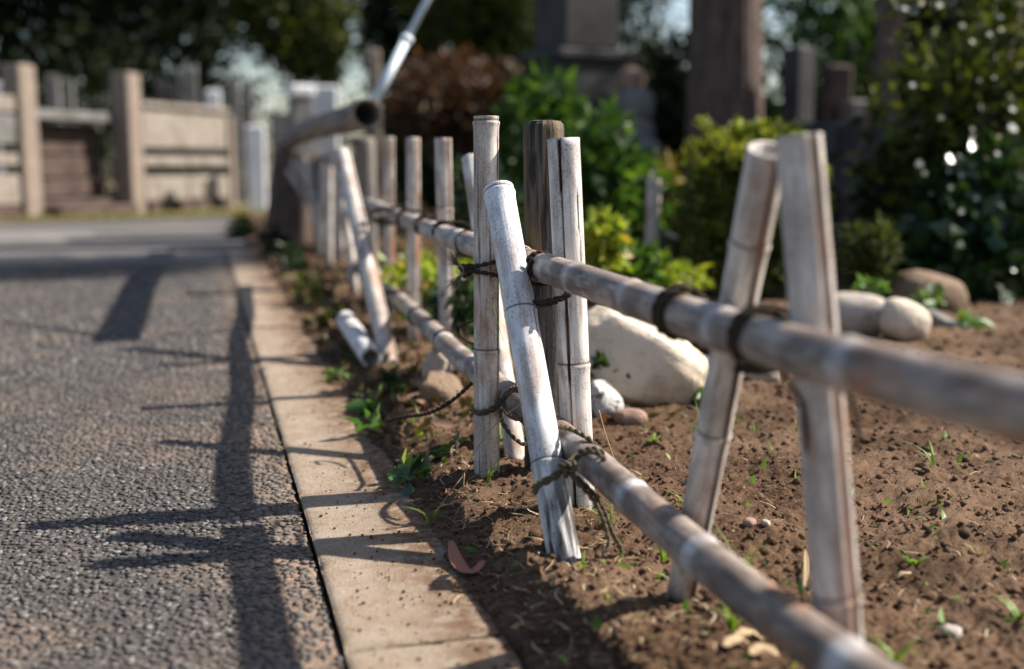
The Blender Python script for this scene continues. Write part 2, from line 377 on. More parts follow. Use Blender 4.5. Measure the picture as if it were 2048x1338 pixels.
# road
rp = [xy(-3, -.004), xy(7.3, -.004), (-1.35, 8.3), (.6, 9.6), (6, 12.5), (6, 16.5), (-1.2, 13.0), (-3.4, 11.2), (-6.2, 9.1), (-12, 7.2), (-14, -4)]
mk('road', [(a, b, -.012) for a, b in rp], [tuple(range(len(rp)))], FARASPHALT, kind='structure', smooth=False)
NR, NC = 330, 200
rows = np.exp(np.linspace(math.log(.80), math.log(6.4), NR)); cols = np.linspace(0, 1, NC)
S = np.repeat(rows[:, None], NC, 1); D = -.0025 - cols[None, :] * (.26 * S + .32)
X, Y_ = xy(S, D); x = X.ravel(); y = Y_.ravel(); d = D.ravel()
cell = .0105; gx = x / cell; gy = y / cell; ix = np.floor(gx); iy = np.floor(gy)
d1 = np.full(x.shape, 9.); d2 = d1.copy(); rid = np.zeros_like(d1); tx = d1 * 0; ty = d1 * 0
for i in (-1, 0, 1):
    for j in (-1, 0, 1):
        a = ix + i; b = iy + j; qx = gx - (a + .5 + .8 * (_h(a, b, 0, 1) - .5)); qy = gy - (b + .5 + .8 * (_h(a, b, 0, 2) - .5))
        q = np.hypot(qx, qy) / (.75 + .5 * _h(a, b, 0, 6)); m = q < d1
        d2 = np.where(m, d1, np.minimum(d2, q)); rid = np.where(m, _h(a, b, 0, 3), rid); tx = np.where(m, qx * (_h(a, b, 0, 4) - .5), tx); ty = np.where(m, qy * (_h(a, b, 0, 5) - .5), ty); d1 = np.where(m, q, d1)
edge = np.clip(d2 - d1, 0, 1)
hz = .0010 * sst(0, .34, edge) + .004 * fbm2(x * 6, y * 6, 3, 50) + .0015 * fbm2(x * 260, y * 260, 2, 60)
hz = hz * sst(6.4, 5.2, S.ravel()) - .006 * sst(.008, .002, -d) - .004
dust = np.clip(sst(-.16, .0, d) * .75 + sst(.02, .22, fbm2(x * 5, y * 5, 3, 77)) * .45 + sst(.0, .2, fbm2(x * 30, y * 30, 2, 79)) * .2 * sst(-.5, 0, d), 0, 1) * (.35 + .65 * sst(0.1, .5, 1 - edge))
mk('asphalt_surface', np.stack([x, y, hz], 1), grid_faces(NR, NC)[:, ::-1], ASPHALT, parent=bpy.data.objects['road'], attrs={'rid': rid, 'edge': edge, 'dust': dust}, origin=np.array([0, 0, 0.]))
SP_ = []; SR_ = []
for s_a, s_b, cs, zz0 in ((.80, 3.0, .0096, -.0006), (3.0, 6.3, .0175, -.0012)):
    ga, gb = np.meshgrid(np.arange(s_a, s_b, cs), np.arange(.006, .26 * s_b + .32, cs * 1.06), indexing='ij')
    ga = (ga + (rng.random(ga.shape) - .5) * cs * .9).ravel(); gb = (gb + (rng.random(gb.shape) - .5) * cs * .9).ravel(); kp = (gb < .26 * ga + .30) & (gb > .0055) & (rng.random(len(ga)) < .93)
    ga, gb = ga[kp], gb[kp]; qx, qy = xy(ga, -gb); rr_ = cs * (.34 + .34 * rng.random(len(ga)) ** 1.6)
    SP_.append(np.stack([qx, qy, zz0 + .004 * fbm2(qx * 6, qy * 6, 3, 50) - .003 + .0016 * rng.random(len(ga))], 1)); SR_.append(rr_)
P = np.concatenate(SP_); rr_ = np.concatenate(SR_); bv, bf = IV1, IF1; n = len(P); V = np.repeat(bv[None], n, 0) * (1 + (rng.random((n, len(bv), 1)) - .5) * .9)
V = V * rr_[:, None, None] * (np.array([1, 1, .5]) * (.75 + .5 * rng.random((n, 1, 3)))); an = rng.random(n) * 6.28; ca_, sa_ = np.cos(an)[:, None], np.sin(an)[:, None]
V = np.stack([V[:, :, 0] * ca_ - V[:, :, 1] * sa_, V[:, :, 0] * sa_ + V[:, :, 1] * ca_, V[:, :, 2]], 2) + P[:, None, :]
V[:, :, 2] = np.minimum(V[:, :, 2], P[:, None, 2] + rr_[:, None] * .30)
F = (bf[None] + (np.arange(n) * len(bv))[:, None, None]).reshape(-1, 3)
def m_agg():
    t = NT('asphalt_aggregate'); o = t.n.new('ShaderNodeNewGeometry').outputs['Position']
    c = t.ramp(t.rand(), [(0, (.027, .025, .024)), (.3, (.062, .057, .054)), (.6, (.095, .086, .080)), (.85, (.128, .110, .094)), (1, (.22, .207, .195))])
    c = t.mix(t.rng(t.noise(o, 420, 4), .35, .7, 0, .6), c, (.07, .06, .055)); c = t.mix(t.math('MULTIPLY', t.attr('dust'), t.rng(t.noise(o, 90, 4), .4, .65, .1, .9)), c, (.165, .125, .09))
    t.bump(t.noise(o, 900, 3), .5, .002); return t.fin(c, .75, .4)
du = np.repeat(np.clip(sst(-.15, .0, sd2(P[:, 0], P[:, 1])[1]) * .8 + sst(.03, .22, fbm2(P[:, 0] * 5, P[:, 1] * 5, 3, 77)) * .4, 0, 1), len(bv))
mk('aggregate_stones', V.reshape(-1, 3), F, m_agg(), parent=bpy.data.objects['road'], smooth=False, attrs={'dust': du}, origin=np.array([0, 0, 0.]), kind='stuff')
# a faint repaired strip across the far road
for a, b, c2, e2 in ((-40, 186, 466, 480),):
    q = [pz(a, e2, -.004), pz(b, e2, -.004), pz(b + 4, c2, -.004), pz(a, c2, -.004)]
    mk('road_patch', q, [(0, 1, 2, 3)], stone_mat('pale_patch', (.21, .195, .18), (.16, .15, .14), 12), parent=bpy.data.objects['road'])
# kerb: separate stones
kerb = empty('kerb', (*xy(0, .09), 0), kind='structure')
s0 = 1.79 - .6 * 3; k = 0
while s0 < 7.2:
    L = .6; ns = 60; nd = 26
    ju, jd = random.uniform(-.002, .002), random.uniform(-.0015, .0015)
    ga = np.concatenate([[.0015, .0025, .004], np.linspace(.008, L - .010, ns - 6), [L - .006, L - .0045, L - .0035]])
    gd = np.concatenate([[0, .0015, .004], np.linspace(.009, .166, nd - 6), [.171, .1735, .175]])
    S, D = np.meshgrid(s0 + ga, gd + jd, indexing='ij')
    e = np.minimum(np.minimum(ga - .0015, L - .0035 - ga)[:, None], np.minimum(gd, .175 - gd)[None, :])
    X, Y_ = xy(S, D)
    Z = .007 + ju - .004 * np.exp(-e / .0028) + fbm2(X * 40, Y_ * 40, 3, 90) * .0012 - .006 * sst(.16, .34, fbm2(X * 60, Y_ * 60, 2, 92)) * np.exp(-e / .006)
    V = np.stack([X.ravel(), Y_.ravel(), Z.ravel()], 1).tolist(); F = [tuple(f) for f in grid_faces(ns, nd)]
    per = [i * nd for i in range(ns)] + [(ns - 1) * nd + j for j in range(1, nd)] + [i * nd + nd - 1 for i in range(ns - 2, -1, -1)] + [j for j in range(nd - 2, 0, -1)]
    b0 = len(V); V += [[V[i][0], V[i][1], -.05] for i in per]
    F += [(per[i], b0 + i, b0 + (i + 1) % len(per), per[(i + 1) % len(per)]) for i in range(len(per))]
    dirt = np.concatenate([np.clip(1.2 * sst(.035, .16, D.ravel() + .05 * fbm2(X.ravel() * 9, Y_.ravel() * 9, 3, 95)), 0, 1), np.ones(len(per))])
    mk('kerb_stone', V, F, KERB, parent=kerb, attrs={'dirt': dirt}); s0 += L + .003; k += 1

# ------------------------------------------------------------------ bamboo
def bamboo(name, pts, r0, r1, nodes=(), slit=(), stripe=(), white=.55, dirt=0.0, parent=None, up=None, seg=40, step=.012, hollow=True, bloom=.25, **kw):
    P = [np.array(p, float) for p in pts]
    C = crom(P, .02) if len(P) > 2 else np.array([P[0] + (P[1] - P[0]) * t for t in np.linspace(0, 1, 60)])
    L = np.concatenate([[0], np.cumsum(np.linalg.norm(np.diff(C, axis=0), axis=1))]); T = L[-1]
    st = list(np.arange(0, T, step)) + [T]
    for q in nodes: st += [q + k for k in (-.006, -.003, -.0015, 0, .0015, .003, .0045, .006, .009)]
    st = np.unique(np.round(np.clip(st, 0, T), 5)); Q = np.stack([np.interp(st, L, C[:, i]) for i in range(3)], 1)
    th = list(np.linspace(-math.pi, math.pi, seg, endpoint=False))
    for a, h, dp in slit: th += [a - h * 1.25, a - h, a - h * .5, a + h * .5, a + h, a + h * 1.25]
    for a, h in stripe: th += [a - h * 1.2, a - h, a + h, a + h * 1.2]
    th = np.unique(np.round(np.array([(t + math.pi) % (2 * math.pi) - math.pi for t in th]), 5)); m = len(th)
    ref = np.array([0, -1., 0]) if up is None else np.array(up, float)
    V = []; bco = []; bm = []; off = rng.random(3) * 20; bl = []
    sd_ = random.randrange(1000)
    for i, s in enumerate(st):
        t = Q[min(i + 1, len(st) - 1)] - Q[max(i - 1, 0)]; t /= np.linalg.norm(t)
        e1 = ref - t * ref.dot(t); e1 /= np.linalg.norm(e1); e2 = np.cross(t, e1)
        r = r0 + (r1 - r0) * s / T; nd = 0; bb_ = 0
        for q in nodes:
            x = s - q; r += .0011 * math.exp(-(x / .0028) ** 2) - .0008 * math.exp(-((x - .0045) / .0013) ** 2) + .0006 * math.exp(-((x + .004) / .006) ** 2)
            nd = max(nd, math.exp(-((x - .0042) / .0020) ** 2)); bb_ = max(bb_, math.exp(-((x + .013) / .010) ** 2))
        rr = r * (1 + .012 * np.sin(2 * th + sd_) + .006 * np.sin(3 * th + s * 9))
        sp = np.zeros(m)
        for a, h, dp in slit:
            wv = h * (1 + .25 * math.sin(s * 23 + sd_)); dd_ = np.abs((th - a + math.pi) % (2 * math.pi) - math.pi)
            rr = rr - dp * (dd_ < wv * .75); sp = np.maximum(sp, (dd_ < wv * 1.05) * 1.0)
        for a, h in stripe:
            dd_ = np.abs((th - a - .1 * math.sin(s * 7) + math.pi) % (2 * math.pi) - math.pi); sp = np.maximum(sp, sst(h * 1.15, h * .7, dd_))
            rr = rr - .0016 * sst(h * 1.1, h * .5, dd_)
        V.append(Q[i] + np.outer(rr * np.cos(th), e1) + np.outer(rr * np.sin(th), e2))
        bco.append(np.stack([r * np.cos(th), r * np.sin(th), np.full(m, s)], 1) + off); bl.append(np.full(m, bb_ * bloom))
        dz = np.clip(1.7 * (1 - s / dirt), 0, 1) if dirt else 0.
        bm.append(np.stack([np.full(m, nd), sp, np.full(m, dz), np.ones(m)], 1))
    V = np.concatenate(V); bco = np.concatenate(bco); bm = np.concatenate(bm); bl = np.concatenate(bl); n = len(st)
    V = V.tolist(); F = [(i * m + j, i * m + (j + 1) % m, (i + 1) * m + (j + 1) % m, (i + 1) * m + j) for i in range(n - 1) for j in range(m)]
    # cut ends: rim, then inner wall and floor coloured darker
    for end in (0, 1):
        b = 0 if end == 0 else (n - 1) * m; c = Q[0] if end == 0 else Q[-1]; inw = (Q[1] - Q[0]) if end == 0 else (Q[-2] - Q[-1]); inw /= np.linalg.norm(inw)
        ring = np.array(V[b:b + m]); depth = .035 if hollow else .001
        r2 = c + (ring - c) * .80 + inw * .0005; r3 = c + (ring - c) * .76 + inw * depth
        o = len(V); V += r2.tolist() + r3.tolist() + [list(c + inw * depth)]
        bb = bco[b:b + m]; bco = np.concatenate([bco, bb * 1, bb * 1, bb[:1]]); e = bm[b:b + m].copy(); e[:, 1] = 0
        e2_ = e.copy(); e2_[:, 2] = .9; bl = np.concatenate([bl, np.zeros(2 * m + 1)]); bm = np.concatenate([bm, e, e2_, e2_[:1]])
        for j in range(m):
            k = (j + 1) % m; q1 = (b + j, o + j, o + k, b + k); q2 = (o + j, o + m + j, o + m + k, o + k); q3 = (o + m + j, o + 2 * m, o + m + k)
            if end: q1, q2, q3 = q1[::-1], q2[::-1], q3[::-1]
            F += [q1, q2, q3]
    return mk(name, V, F, BAMBOO, parent, attrs={'bco': bco, 'bm': bm, 'bw': np.full(len(V), white), 'bl': bl}, **kw)

fence = empty('bamboo_fence', (.0, 1.8, 0.0), 'low weathered bamboo fence of leaning posts lashed to two rails beside the kerb', 'fence')
def zs(x, y): return float(soil_z(np.array([x]), np.array([y]))[0])
def line_pts(top, bot, zend):
    top = np.array(top); bot = np.array(bot); d = bot - top; t = (zend - top[2]) / d[2]
    return [top + d * t, top]
def post_px(tu, tv, tY, bu, bv, bY, r, zend=None, rt=None, **kw):
    p = line_pts(px(tu, tv, tY), px(bu, bv, bY), -.03)
    return bamboo('bamboo_post', p, r, rt or r, parent=fence, **kw)
# rails (laid along the fence line)
def rail(name, Y0, Y1, z0, z1, r0, r1, nodes, wob=.004, **kw):
    pts = []
    n = max(4, int((Y1 - Y0) / .22))
    for i in range(n + 1):
        t = i / n; Y = Y0 + (Y1 - Y0) * t
        pts.append((fx(Y) + wob * math.sin(Y * 5.1), Y, z0 + (z1 - z0) * t + wob * math.sin(Y * 3.7 + 1)))
    return bamboo(name, pts, r0, r1, nodes=nodes, parent=fence, up=(0, 0, 1), **kw)
rail('upper_rail', .22, 1.70, .368, .372, .0225, .0205, [.13, .42, .69, .90, 1.13, 1.335, 1.45], white=.17, bloom=.6, label='near upper bamboo rail, grey with dark weather blotches')
rail('upper_rail', 1.72, 4.95, .374, .385, .0215, .019, [.18, .45, .8, 1.12, 1.5, 1.9, 2.3, 2.8], white=.30, bloom=.8)
rail('lower_rail', .22, 1.735, .116, .149, .0225, .021, [.12, .40, .68, .93, 1.12, 1.33], white=.10, bloom=1.0, label='near lower bamboo rail, brown grey with pale bands')
rail('lower_rail', 1.755, 3.42, .150, .155, .022, .019, [.15, .30, .62, .8, 1.1, 1.4], white=.25, bloom=.7)
rail('lower_rail', 3.46, 4.9, .16, .15, .020, .019, [.3, .7, 1.1], white=.32)

# A: upright post in front of the rails
ax, ay = fence_at(972, -1)
bamboo('bamboo_post', [(ax, ay, -.03), (ax + .001, ay + .006, .592)], .0205, .0195, nodes=[.26, .612], slit=[(1.12, .055, .004)], stripe=[(-.62, .03), (.28, .022)], white=.52, dirt=.09, parent=fence, label='upright grey bamboo post with a long dark crack')
# C: white leaning post in front
cb = np.array([.0655, 1.395, .03]); ct = px(997, 377, 1.69); dC = (cb - ct) / np.linalg.norm(cb - ct)
bamboo('bamboo_post', [cb + dC * .06, ct], .0212, .0222, nodes=[.178, .402, .598], slit=[(1.02, .016, .0012)], white=.90, dirt=.24, parent=fence, label='chalk white bamboo leaning across the upright post')
# B: split post behind the rails
bx0, by0 = fence_at(1163, 1); bt = px(1127, 277, by0 + .02)
bamboo('bamboo_post', line_pts(bt, (bx0, by0, .05), -.03), .0225, .0225, nodes=[.27, .606], slit=[(-.33, .085, .012)], stripe=[(.75, .02)], white=.66, dirt=.10, parent=fence, label='pale bamboo post split open down its length')
# D, E: near posts behind the rails
xl, yl = fence_at(1410, 1)
bamboo('bamboo_post', line_pts(px(1536, 298, 1.03), (xl, yl, .15), -.03), .0175, .0185, nodes=[.30, .52], stripe=[(.45, .22)], white=.5, dirt=.12, parent=fence, label='near bamboo post leaning with a brown stripe')
xu, yu = fence_at(1645, 1); xl, yl = fence_at(1692, 1)
pt = line_pts(px(1597, 272, .985), px(1680, 1290, .945), -.03)
bamboo('bamboo_post', pt, .0205, .0195, nodes=[.175, .38], slit=[(.66, .03, .003)], stripe=[(.50, .27)], white=.46, dirt=.10, parent=fence, label='near bamboo post with a wide reddish brown stripe')
# further posts behind the rails
post_px(941, 318, 2.26, 1013, 790, 1.95, .0175, nodes=[.2, .42], white=.6)
for u, tv, r, whi in ((893, 276, .0185, .5), (826, 275, .0185, .5), (778, 274, .0165, .4)):
    bx_, by_ = fence_at(u, 1); bamboo('bamboo_post', line_pts(px(u - 7 if u == 893 else u, tv, by_), (bx_, by_, .1), -.03), r, r, nodes=[.2, .45], stripe=[(.9, .4)], white=whi, dirt=.15, parent=fence)
# front posts further along
post_px(685, 307, 3.36, 742, 560, 3.02, .0235, nodes=[.22, .5], stripe=[(1.2, .25)], white=.55, dirt=.1, label='leaning pale bamboo post on the road side further along')
bx_, by_ = fence_at(716, 1); bamboo('bamboo_post', line_pts(px(719, 290, by_ + .1), (bx_, by_, .1), -.03), .014, .014, nodes=[.3], white=.6, parent=fence)
for (u, tv, lu, side) in ((607, 310, 632, -1), (690, 420, 697, -1), (662, 300, 668, 1), (640, 330, 640, 1), (590, 330, 590, 1), (574, 340, 578, -1), (583, 325, 584, 1), (600, 318, 600, 1), (616, 322, 617, 1), (628, 312, 629, 1), (651, 315, 652, 1), (677, 300, 678, 1), (609, 330, 609, -1), (646, 322, 644, -1), (659, 335, 660, -1), (684, 310, 684, 1)):
    bx_, by_ = fence_at(lu, side); bamboo('bamboo_post', line_pts(px(u, tv, by_ + .03), (bx_, by_, .25), -.03), .017, .017, nodes=[.25, .47], white=.5 if side < 0 else .42, dirt=.15, parent=fence, seg=24)

# wooden posts
def log(name, pts, r0, r1, mat, parent=None, up=None, rough=.06, cracks=6, hollow=0, flare=0, seg=72, cham=.10, step=.02, **kw):
    P = [np.array(p, float) for p in pts]; C = crom(P, .03) if len(P) > 2 else np.array([P[0] + (P[1] - P[0]) * t for t in np.linspace(0, 1, 50)])
    L = np.concatenate([[0], np.cumsum(np.linalg.norm(np.diff(C, axis=0), axis=1))]); T = L[-1]
    st = np.unique(np.concatenate([np.arange(0, T, step), [T - .002, T - r1 * cham * .5, T - r1 * cham, T]])); Q = np.stack([np.interp(st, L, C[:, i]) for i in range(3)], 1)
    th = np.linspace(-math.pi, math.pi, seg, endpoint=False); ref = np.array([0, -1., 0]) if up is None else np.array(up, float)
    V = []; bco = []; off = rng.random(3) * 20; sd_ = random.randrange(999); ca = [random.uniform(-3, 3) for _ in range(cracks)]
    for i, s in enumerate(st):
        t = Q[min(i + 1, len(st) - 1)] - Q[max(i - 1, 0)]; t /= np.linalg.norm(t)
        e1 = ref - t * ref.dot(t); e1 /= np.linalg.norm(e1); e2 = np.cross(t, e1); r = r0 + (r1 - r0) * s / T
        if flare: r = r * (1 + flare * math.exp(-s / (r0 * 1.3)))
        co = np.stack([np.cos(th) * 4, np.sin(th) * 4, np.full(seg, s * .9 / max(r0, .03) * .12)], 1) + sd_
        rr = r * (1 + rough * 2 * fbm3(co, 3, sd_) + rough * 1.3 * fbm3(co * np.array([4, 4, 1.2]), 2, sd_ + 5))
        if flare: rr = rr * (1 + .35 * flare * math.exp(-s / (r0 * 1.3)) * np.sin(5 * th + sd_))
        for a in ca:
            dd_ = np.abs((th - a - .12 * math.sin(s * 3 / max(r0, .03) * .1 + a) + math.pi) % (2 * math.pi) - math.pi); rr = rr - r * .08 * (dd_ < .035)
        if cham: rr = rr * (1 - .16 * sst(T - r1 * cham * 2.2, T, s))
        V.append(Q[i] + np.outer(rr * np.cos(th), e1) + np.outer(rr * np.sin(th), e2))
        bco.append(np.stack([r * np.cos(th), r * np.sin(th), np.full(seg, s)], 1) + off)
    n = len(st); m = seg; V = np.concatenate(V).tolist(); bco = np.concatenate(bco)
    F = [(i * m + j, i * m + (j + 1) % m, (i + 1) * m + (j + 1) % m, (i + 1) * m + j) for i in range(n - 1) for j in range(m)]
    for end in (0, 1):
        b = 0 if end == 0 else (n - 1) * m; c = Q[0] if end == 0 else Q[-1]; inw = (Q[1] - Q[0]) if end == 0 else (Q[-2] - Q[-1]); inw /= np.linalg.norm(inw)
        ring = np.array(V[b:b + m]); o = len(V)
        r2 = c + (ring - c) * (hollow or .6) + (inw * (.003) if hollow else -inw * .002 * rng.random((m, 1))); r3 = c + (ring - c) * (hollow * .9 if hollow else .2) + inw * (r0 * 6 if hollow else 0)
        V += r2.tolist() + r3.tolist() + [list(c + inw * (r0 * 6 if hollow else 0))]; bb = bco[b:b + m]; bco = np.concatenate([bco, bb * 1.01, bb * 1.03, bb[:1]])
        for j in range(m):
            k = (j + 1) % m; q1 = (b + j, o + j, o + k, b + k); q2 = (o + j, o + m + j, o + m + k, o + k); q3 = (o + m + j, o + 2 * m, o + m + k)
            if end: q1, q2, q3 = q1[::-1], q2[::-1], q3[::-1]
            F += [q1, q2, q3]
    return mk(name, V, F, mat, parent, attrs={'bco': bco}, **kw)
wx, wy = fence_at(1092, 1, .057)
log('wooden_post', [(wx, wy, -.03), (wx - .004, wy + .004, .585)], .0325, .0315, DARKWOOD, fence, seg=110, cracks=5, rough=.02, step=.010, label='blackened wooden post with cracked grain and worn top')
gx_, gy_ = fence_at(734, 1, .07)
log('wooden_post', [(gx_, gy_, -.03), (gx_ - .005, gy_, .63)], .047, .045, GREYWOOD, fence, cracks=6, rough=.03, label='thick grey wooden post under the hollow log')

# ------------------------------------------------------------------ ropes
def rope_geo(mb, pts, r=.0028, strands=2, fuzz=30, smooth=True, taper=False):
    C = crom(pts, r * 1.1) if smooth else np.array(pts); n = len(C)
    ref = np.array([.2, .5, .8]); L = np.concatenate([[0], np.cumsum(np.linalg.norm(np.diff(C, axis=0), axis=1))])
    Tn = np.gradient(C, axis=0); Tn /= np.linalg.norm(Tn, axis=1)[:, None] + 1e-9
    a = np.zeros_like(C); cur = np.cross(Tn[0], ref); cur /= np.linalg.norm(cur)
    for i in range(n):
        cur = cur - Tn[i] * cur.dot(Tn[i]); cur /= np.linalg.norm(cur) + 1e-9; a[i] = cur
    b = np.cross(Tn, a); wob = rng.random(3) * 6
    for k in range(strands):
        ph = 2 * math.pi * k / strands + L / (r * 7.5) * 2 * math.pi
        q = C + (a * np.cos(ph)[:, None] + b * np.sin(ph)[:, None]) * r * .55
        rr = r * .60 * (1 + .18 * np.sin(L * 900 + k)); mb.tube(q, rr.tolist(), 6)
    for _ in range(fuzz):
        i = random.randrange(1, n - 1); dd_ = rng.normal(size=3); dd_ /= np.linalg.norm(dd_); dd_ = dd_ - .2 * Tn[i]
        e = C[i] + Tn[i] * random.uniform(-.006, .006) + dd_ * random.uniform(.004, .011)
        mb.tube([C[i], (C[i] + e) / 2 + rng.normal(size=3) * .0008, e], [.00022, .00018, .00008], 3, False)
def ring(c, e, f, a, b, turns=1.0, pitch=None, ph=0, n=28, k=2.6):
    """superellipse loop round centre c, axes e,f with half sizes a,b; pitch: shift vector per turn"""
    out = []
    for i in range(int(n * turns) + 1):
        t = ph + 2 * math.pi * i / n; ct, st_ = math.cos(t), math.sin(t); q = (abs(ct) ** k + abs(st_) ** k) ** (-1 / k)
        p = np.array(c, float) + np.array(e) * a * ct * q + np.array(f) * b * st_ * q
        if pitch is not None: p = p + np.array(pitch) * i / n
        out.append(p)
    return out
def fdir(Y):
    t = np.array([fx(Y + .05) - fx(Y - .05), .1, 0]); return t / np.linalg.norm(t)
UPV = np.array([0, 0, 1.])
def lashing(Y, z, side, pr=.020, rr=.022, mat=None, r=.0028, plan='x', tails=(), knot=None, label=None, axis=None):
    """rope round the rail at Y and a post on the given side of it"""
    t = fdir(Y); n = np.array([t[1], -t[0], 0]) * side; c = np.array([fx(Y), Y, z]); a = UPV if axis is None else np.array(axis) / np.linalg.norm(axis)
    mid = c + n * (pr); mb = MB(); hn = rr + pr + r * .8
    for p in plan:
        if p == 'x': e = (t + a) / 1.414
        elif p == 'y': e = (a - t) / 1.414
        elif p == 'h': e = t
        else: e = a
        if p in 'xy':
            rope_geo(mb, ring(mid, n, e, hn, max(rr, pr) + r * 1.2, 2.0, pitch=np.cross(n, e) * r * 1.9), r)
        elif p == 'h': rope_geo(mb, ring(c + n * (pr + rr) * .93, n, t, pr + r * .9, pr + r * .9, 1.9, pitch=UPV * r * 2.1, k=2.1), r)
        elif p == 'v': rope_geo(mb, ring(c, n, UPV, rr + r * .8, rr + r * .8, 2.0, pitch=t * r * 2.0, k=2.05), r)
        elif p == 'V': rope_geo(mb, ring(c - t * (pr + .006), n, UPV, rr + r * .8, rr + r * .8, 2.9, pitch=t * r * 2.0, k=2.05), r)
        elif p == 'W': rope_geo(mb, ring(c + t * (pr + .006), n, UPV, rr + r * .8, rr + r * .8, 2.9, pitch=t * r * 2.0, k=2.05), r)
    o = mb.build('rope_lashing', mat or ROPE, fence, smooth=True)
    if label: o['label'] = label
    return o, c, t, n
def knot_geo(mb, c, s, r):
    pts = []
    for i in range(41):
        t = 2 * math.pi * i / 40; pts.append(np.array(c) + s * np.array([math.sin(t) + 2 * math.sin(2 * t), -math.sin(3 * t), math.cos(t) - 2 * math.cos(2 * t)]) / 3)
    rope_geo(mb, pts, r, fuzz=20)
def frayed(mb, p, d, n=40, L=.02, spread=.5):
    d = np.array(d) / np.linalg.norm(d)
    for _ in range(n):
        q = d + rng.normal(size=3) * spread * .5; e = np.array(p) + q * L * random.uniform(.5, 1.1)
        mb.tube([np.array(p) + rng.normal(size=3) * .0012, (np.array(p) + e) / 2 + rng.normal(size=3) * .0012, e], [.0004, .0003, .00012], 3, False)
# upper lashing of A: two strands from the knot on the left, across the post, to the rail
A3 = np.array([ax, ay, 0])
mb = MB(); k0 = px(932, 540, ay - .012)
for v0, v1 in ((533, 522), (543, 551)):
    rope_geo(mb, [k0, px(950, v0, ay - .022), px(975, (v0 + v1) / 2, ay - .026), px(996, v1, ay - .015), px(1012, v1 - 3, ay + .01), px(1000, v1 - 6, ay + .03), px(960, v0 - 4, ay + .03), px(944, v0, ay + .005), k0], .0034)
lash = mb.build('rope_lashing', ROPE, fence, smooth=True, label='dark fibre rope round the upright post ending in a frayed knot')
mb = MB(); knot_geo(mb, k0, .0095, .0034); knot_geo(mb, k0 + np.array([.004, -.003, .002]), .007, .003); mb.build('knot', ROPE, lash, smooth=True)
mb = MB()
for uu, vv in ((915, 528), (918, 556)):
    e = px(uu, vv, ay - .02); rope_geo(mb, [k0, (k0 + e) / 2 + np.array([0, -.003, 0]), e], .003); frayed(mb, e, e - k0 + np.array([-.002, 0, .006 if vv < 540 else -.006]), 90, .022, .8)
mb.build('frayed_end', m_rope('frayed_fibre', (.09, .075, .06), (.36, .32, .27)), lash, smooth=True)
# C with the rail; the dark post with the rail
YC = 1.575
lashing(1.618, .372, 1, .012, .0215, plan='v', r=.0026)
mb = MB()
rope_geo(mb, [px(1070, 520, 1.60), px(1058, 560, 1.60), px(1060, 592, 1.60), px(1082, 610, 1.575), px(1112, 604, 1.572), px(1138, 590, 1.56), px(1150, 575, 1.60), px(1120, 560, 1.70), px(1065, 570, 1.72), px(1045, 590, 1.68), px(1052, 600, 1.60), px(1080, 604, 1.57), px(1110, 598, 1.567), px(1142, 588, 1.555)], .0031, fuzz=60)
rope_geo(mb, [px(1066, 516, 1.60), px(1056, 545, 1.60), px(1056, 590, 1.60), px(1074, 606, 1.60)], .0028, fuzz=25)
mb.build('rope_lashing', ROPE, fence, smooth=True, label='sagging dark rope round the blackened wooden post below the rail')
# lower lashings
mb = MB(); yl_ = ay
rope_geo(mb, [px(943, 820, yl_ - .005), px(958, 824, yl_ - .026), px(982, 817, yl_ - .03), px(1000, 806, yl_ - .012), px(1010, 790, yl_ + .0), px(1025, 776, 1.69), px(1046, 777, 1.655), px(1060, 790, 1.63), px(1062, 815, 1.62), px(1040, 838, 1.64), px(1015, 828, 1.68), px(1006, 812, 1.72)], .0034, fuzz=50)
rope_geo(mb, [px(946, 824, yl_ - .005), px(965, 828, yl_ - .025), px(990, 818, yl_ - .022), px(1004, 798, yl_ - .01), px(1020, 783, 1.70), px(1040, 783, 1.665), px(1056, 797, 1.645)], .0032, fuzz=40)
rope_geo(mb, [px(1000, 812, 1.73), px(1003, 840, 1.72), px(1020, 868, 1.70), px(1042, 886, 1.68), px(1050, 888, 1.66)], .0034, fuzz=40)
l2 = mb.build('rope_lashing', ROPE2, fence, smooth=True, label='faded rope tying the upright post to the lower rail')
mb = MB(); knot_geo(mb, px(1001, 808, yl_ - .02), .0075, .003); mb.build('knot', ROPE2, l2, smooth=True)
mb = MB()
YA = 1.385
rope_geo(mb, [px(1070, 985, YA + .02), px(1076, 972, YA - .012), px(1098, 962, YA - .016), px(1124, 945, YA - .012), px(1143, 930, YA), px(1158, 912, 1.39), px(1180, 903, 1.375), px(1204, 912, 1.36), px(1212, 935, 1.355)], .0036, fuzz=60)
rope_geo(mb, [px(1070, 975, YA + .02), px(1078, 966, YA - .012), px(1100, 955, YA - .016), px(1124, 938, YA - .01), px(1140, 922, YA), px(1160, 905, 1.40), px(1186, 897, 1.385), px(1208, 906, 1.37)], .0034, fuzz=50)
rope_geo(mb, [px(1118, 852, 1.50), px(1140, 858, 1.47), px(1162, 868, 1.45), px(1180, 880, 1.435), px(1192, 892, 1.43)], .0036, fuzz=40)
for pts in ([(1135, 940, 1.375), (1160, 960, 1.37), (1185, 985, 1.37), (1205, 1015, 1.375), (1222, 1060, 1.385), (1240, 1095, 1.40), (1246, 1112, 1.405)], [(1140, 945, 1.37), (1158, 968, 1.365), (1180, 992, 1.365), (1200, 1025, 1.37), (1212, 1060, 1.375), (1218, 1090, 1.37), (1205, 1115, 1.36)]):
    rope_geo(mb, [px(*p) for p in pts], .0031, fuzz=60)
l3 = mb.build('rope_lashing', ROPE2, fence, smooth=True, label='rope tying the white bamboo to the lower rail with hanging tails')
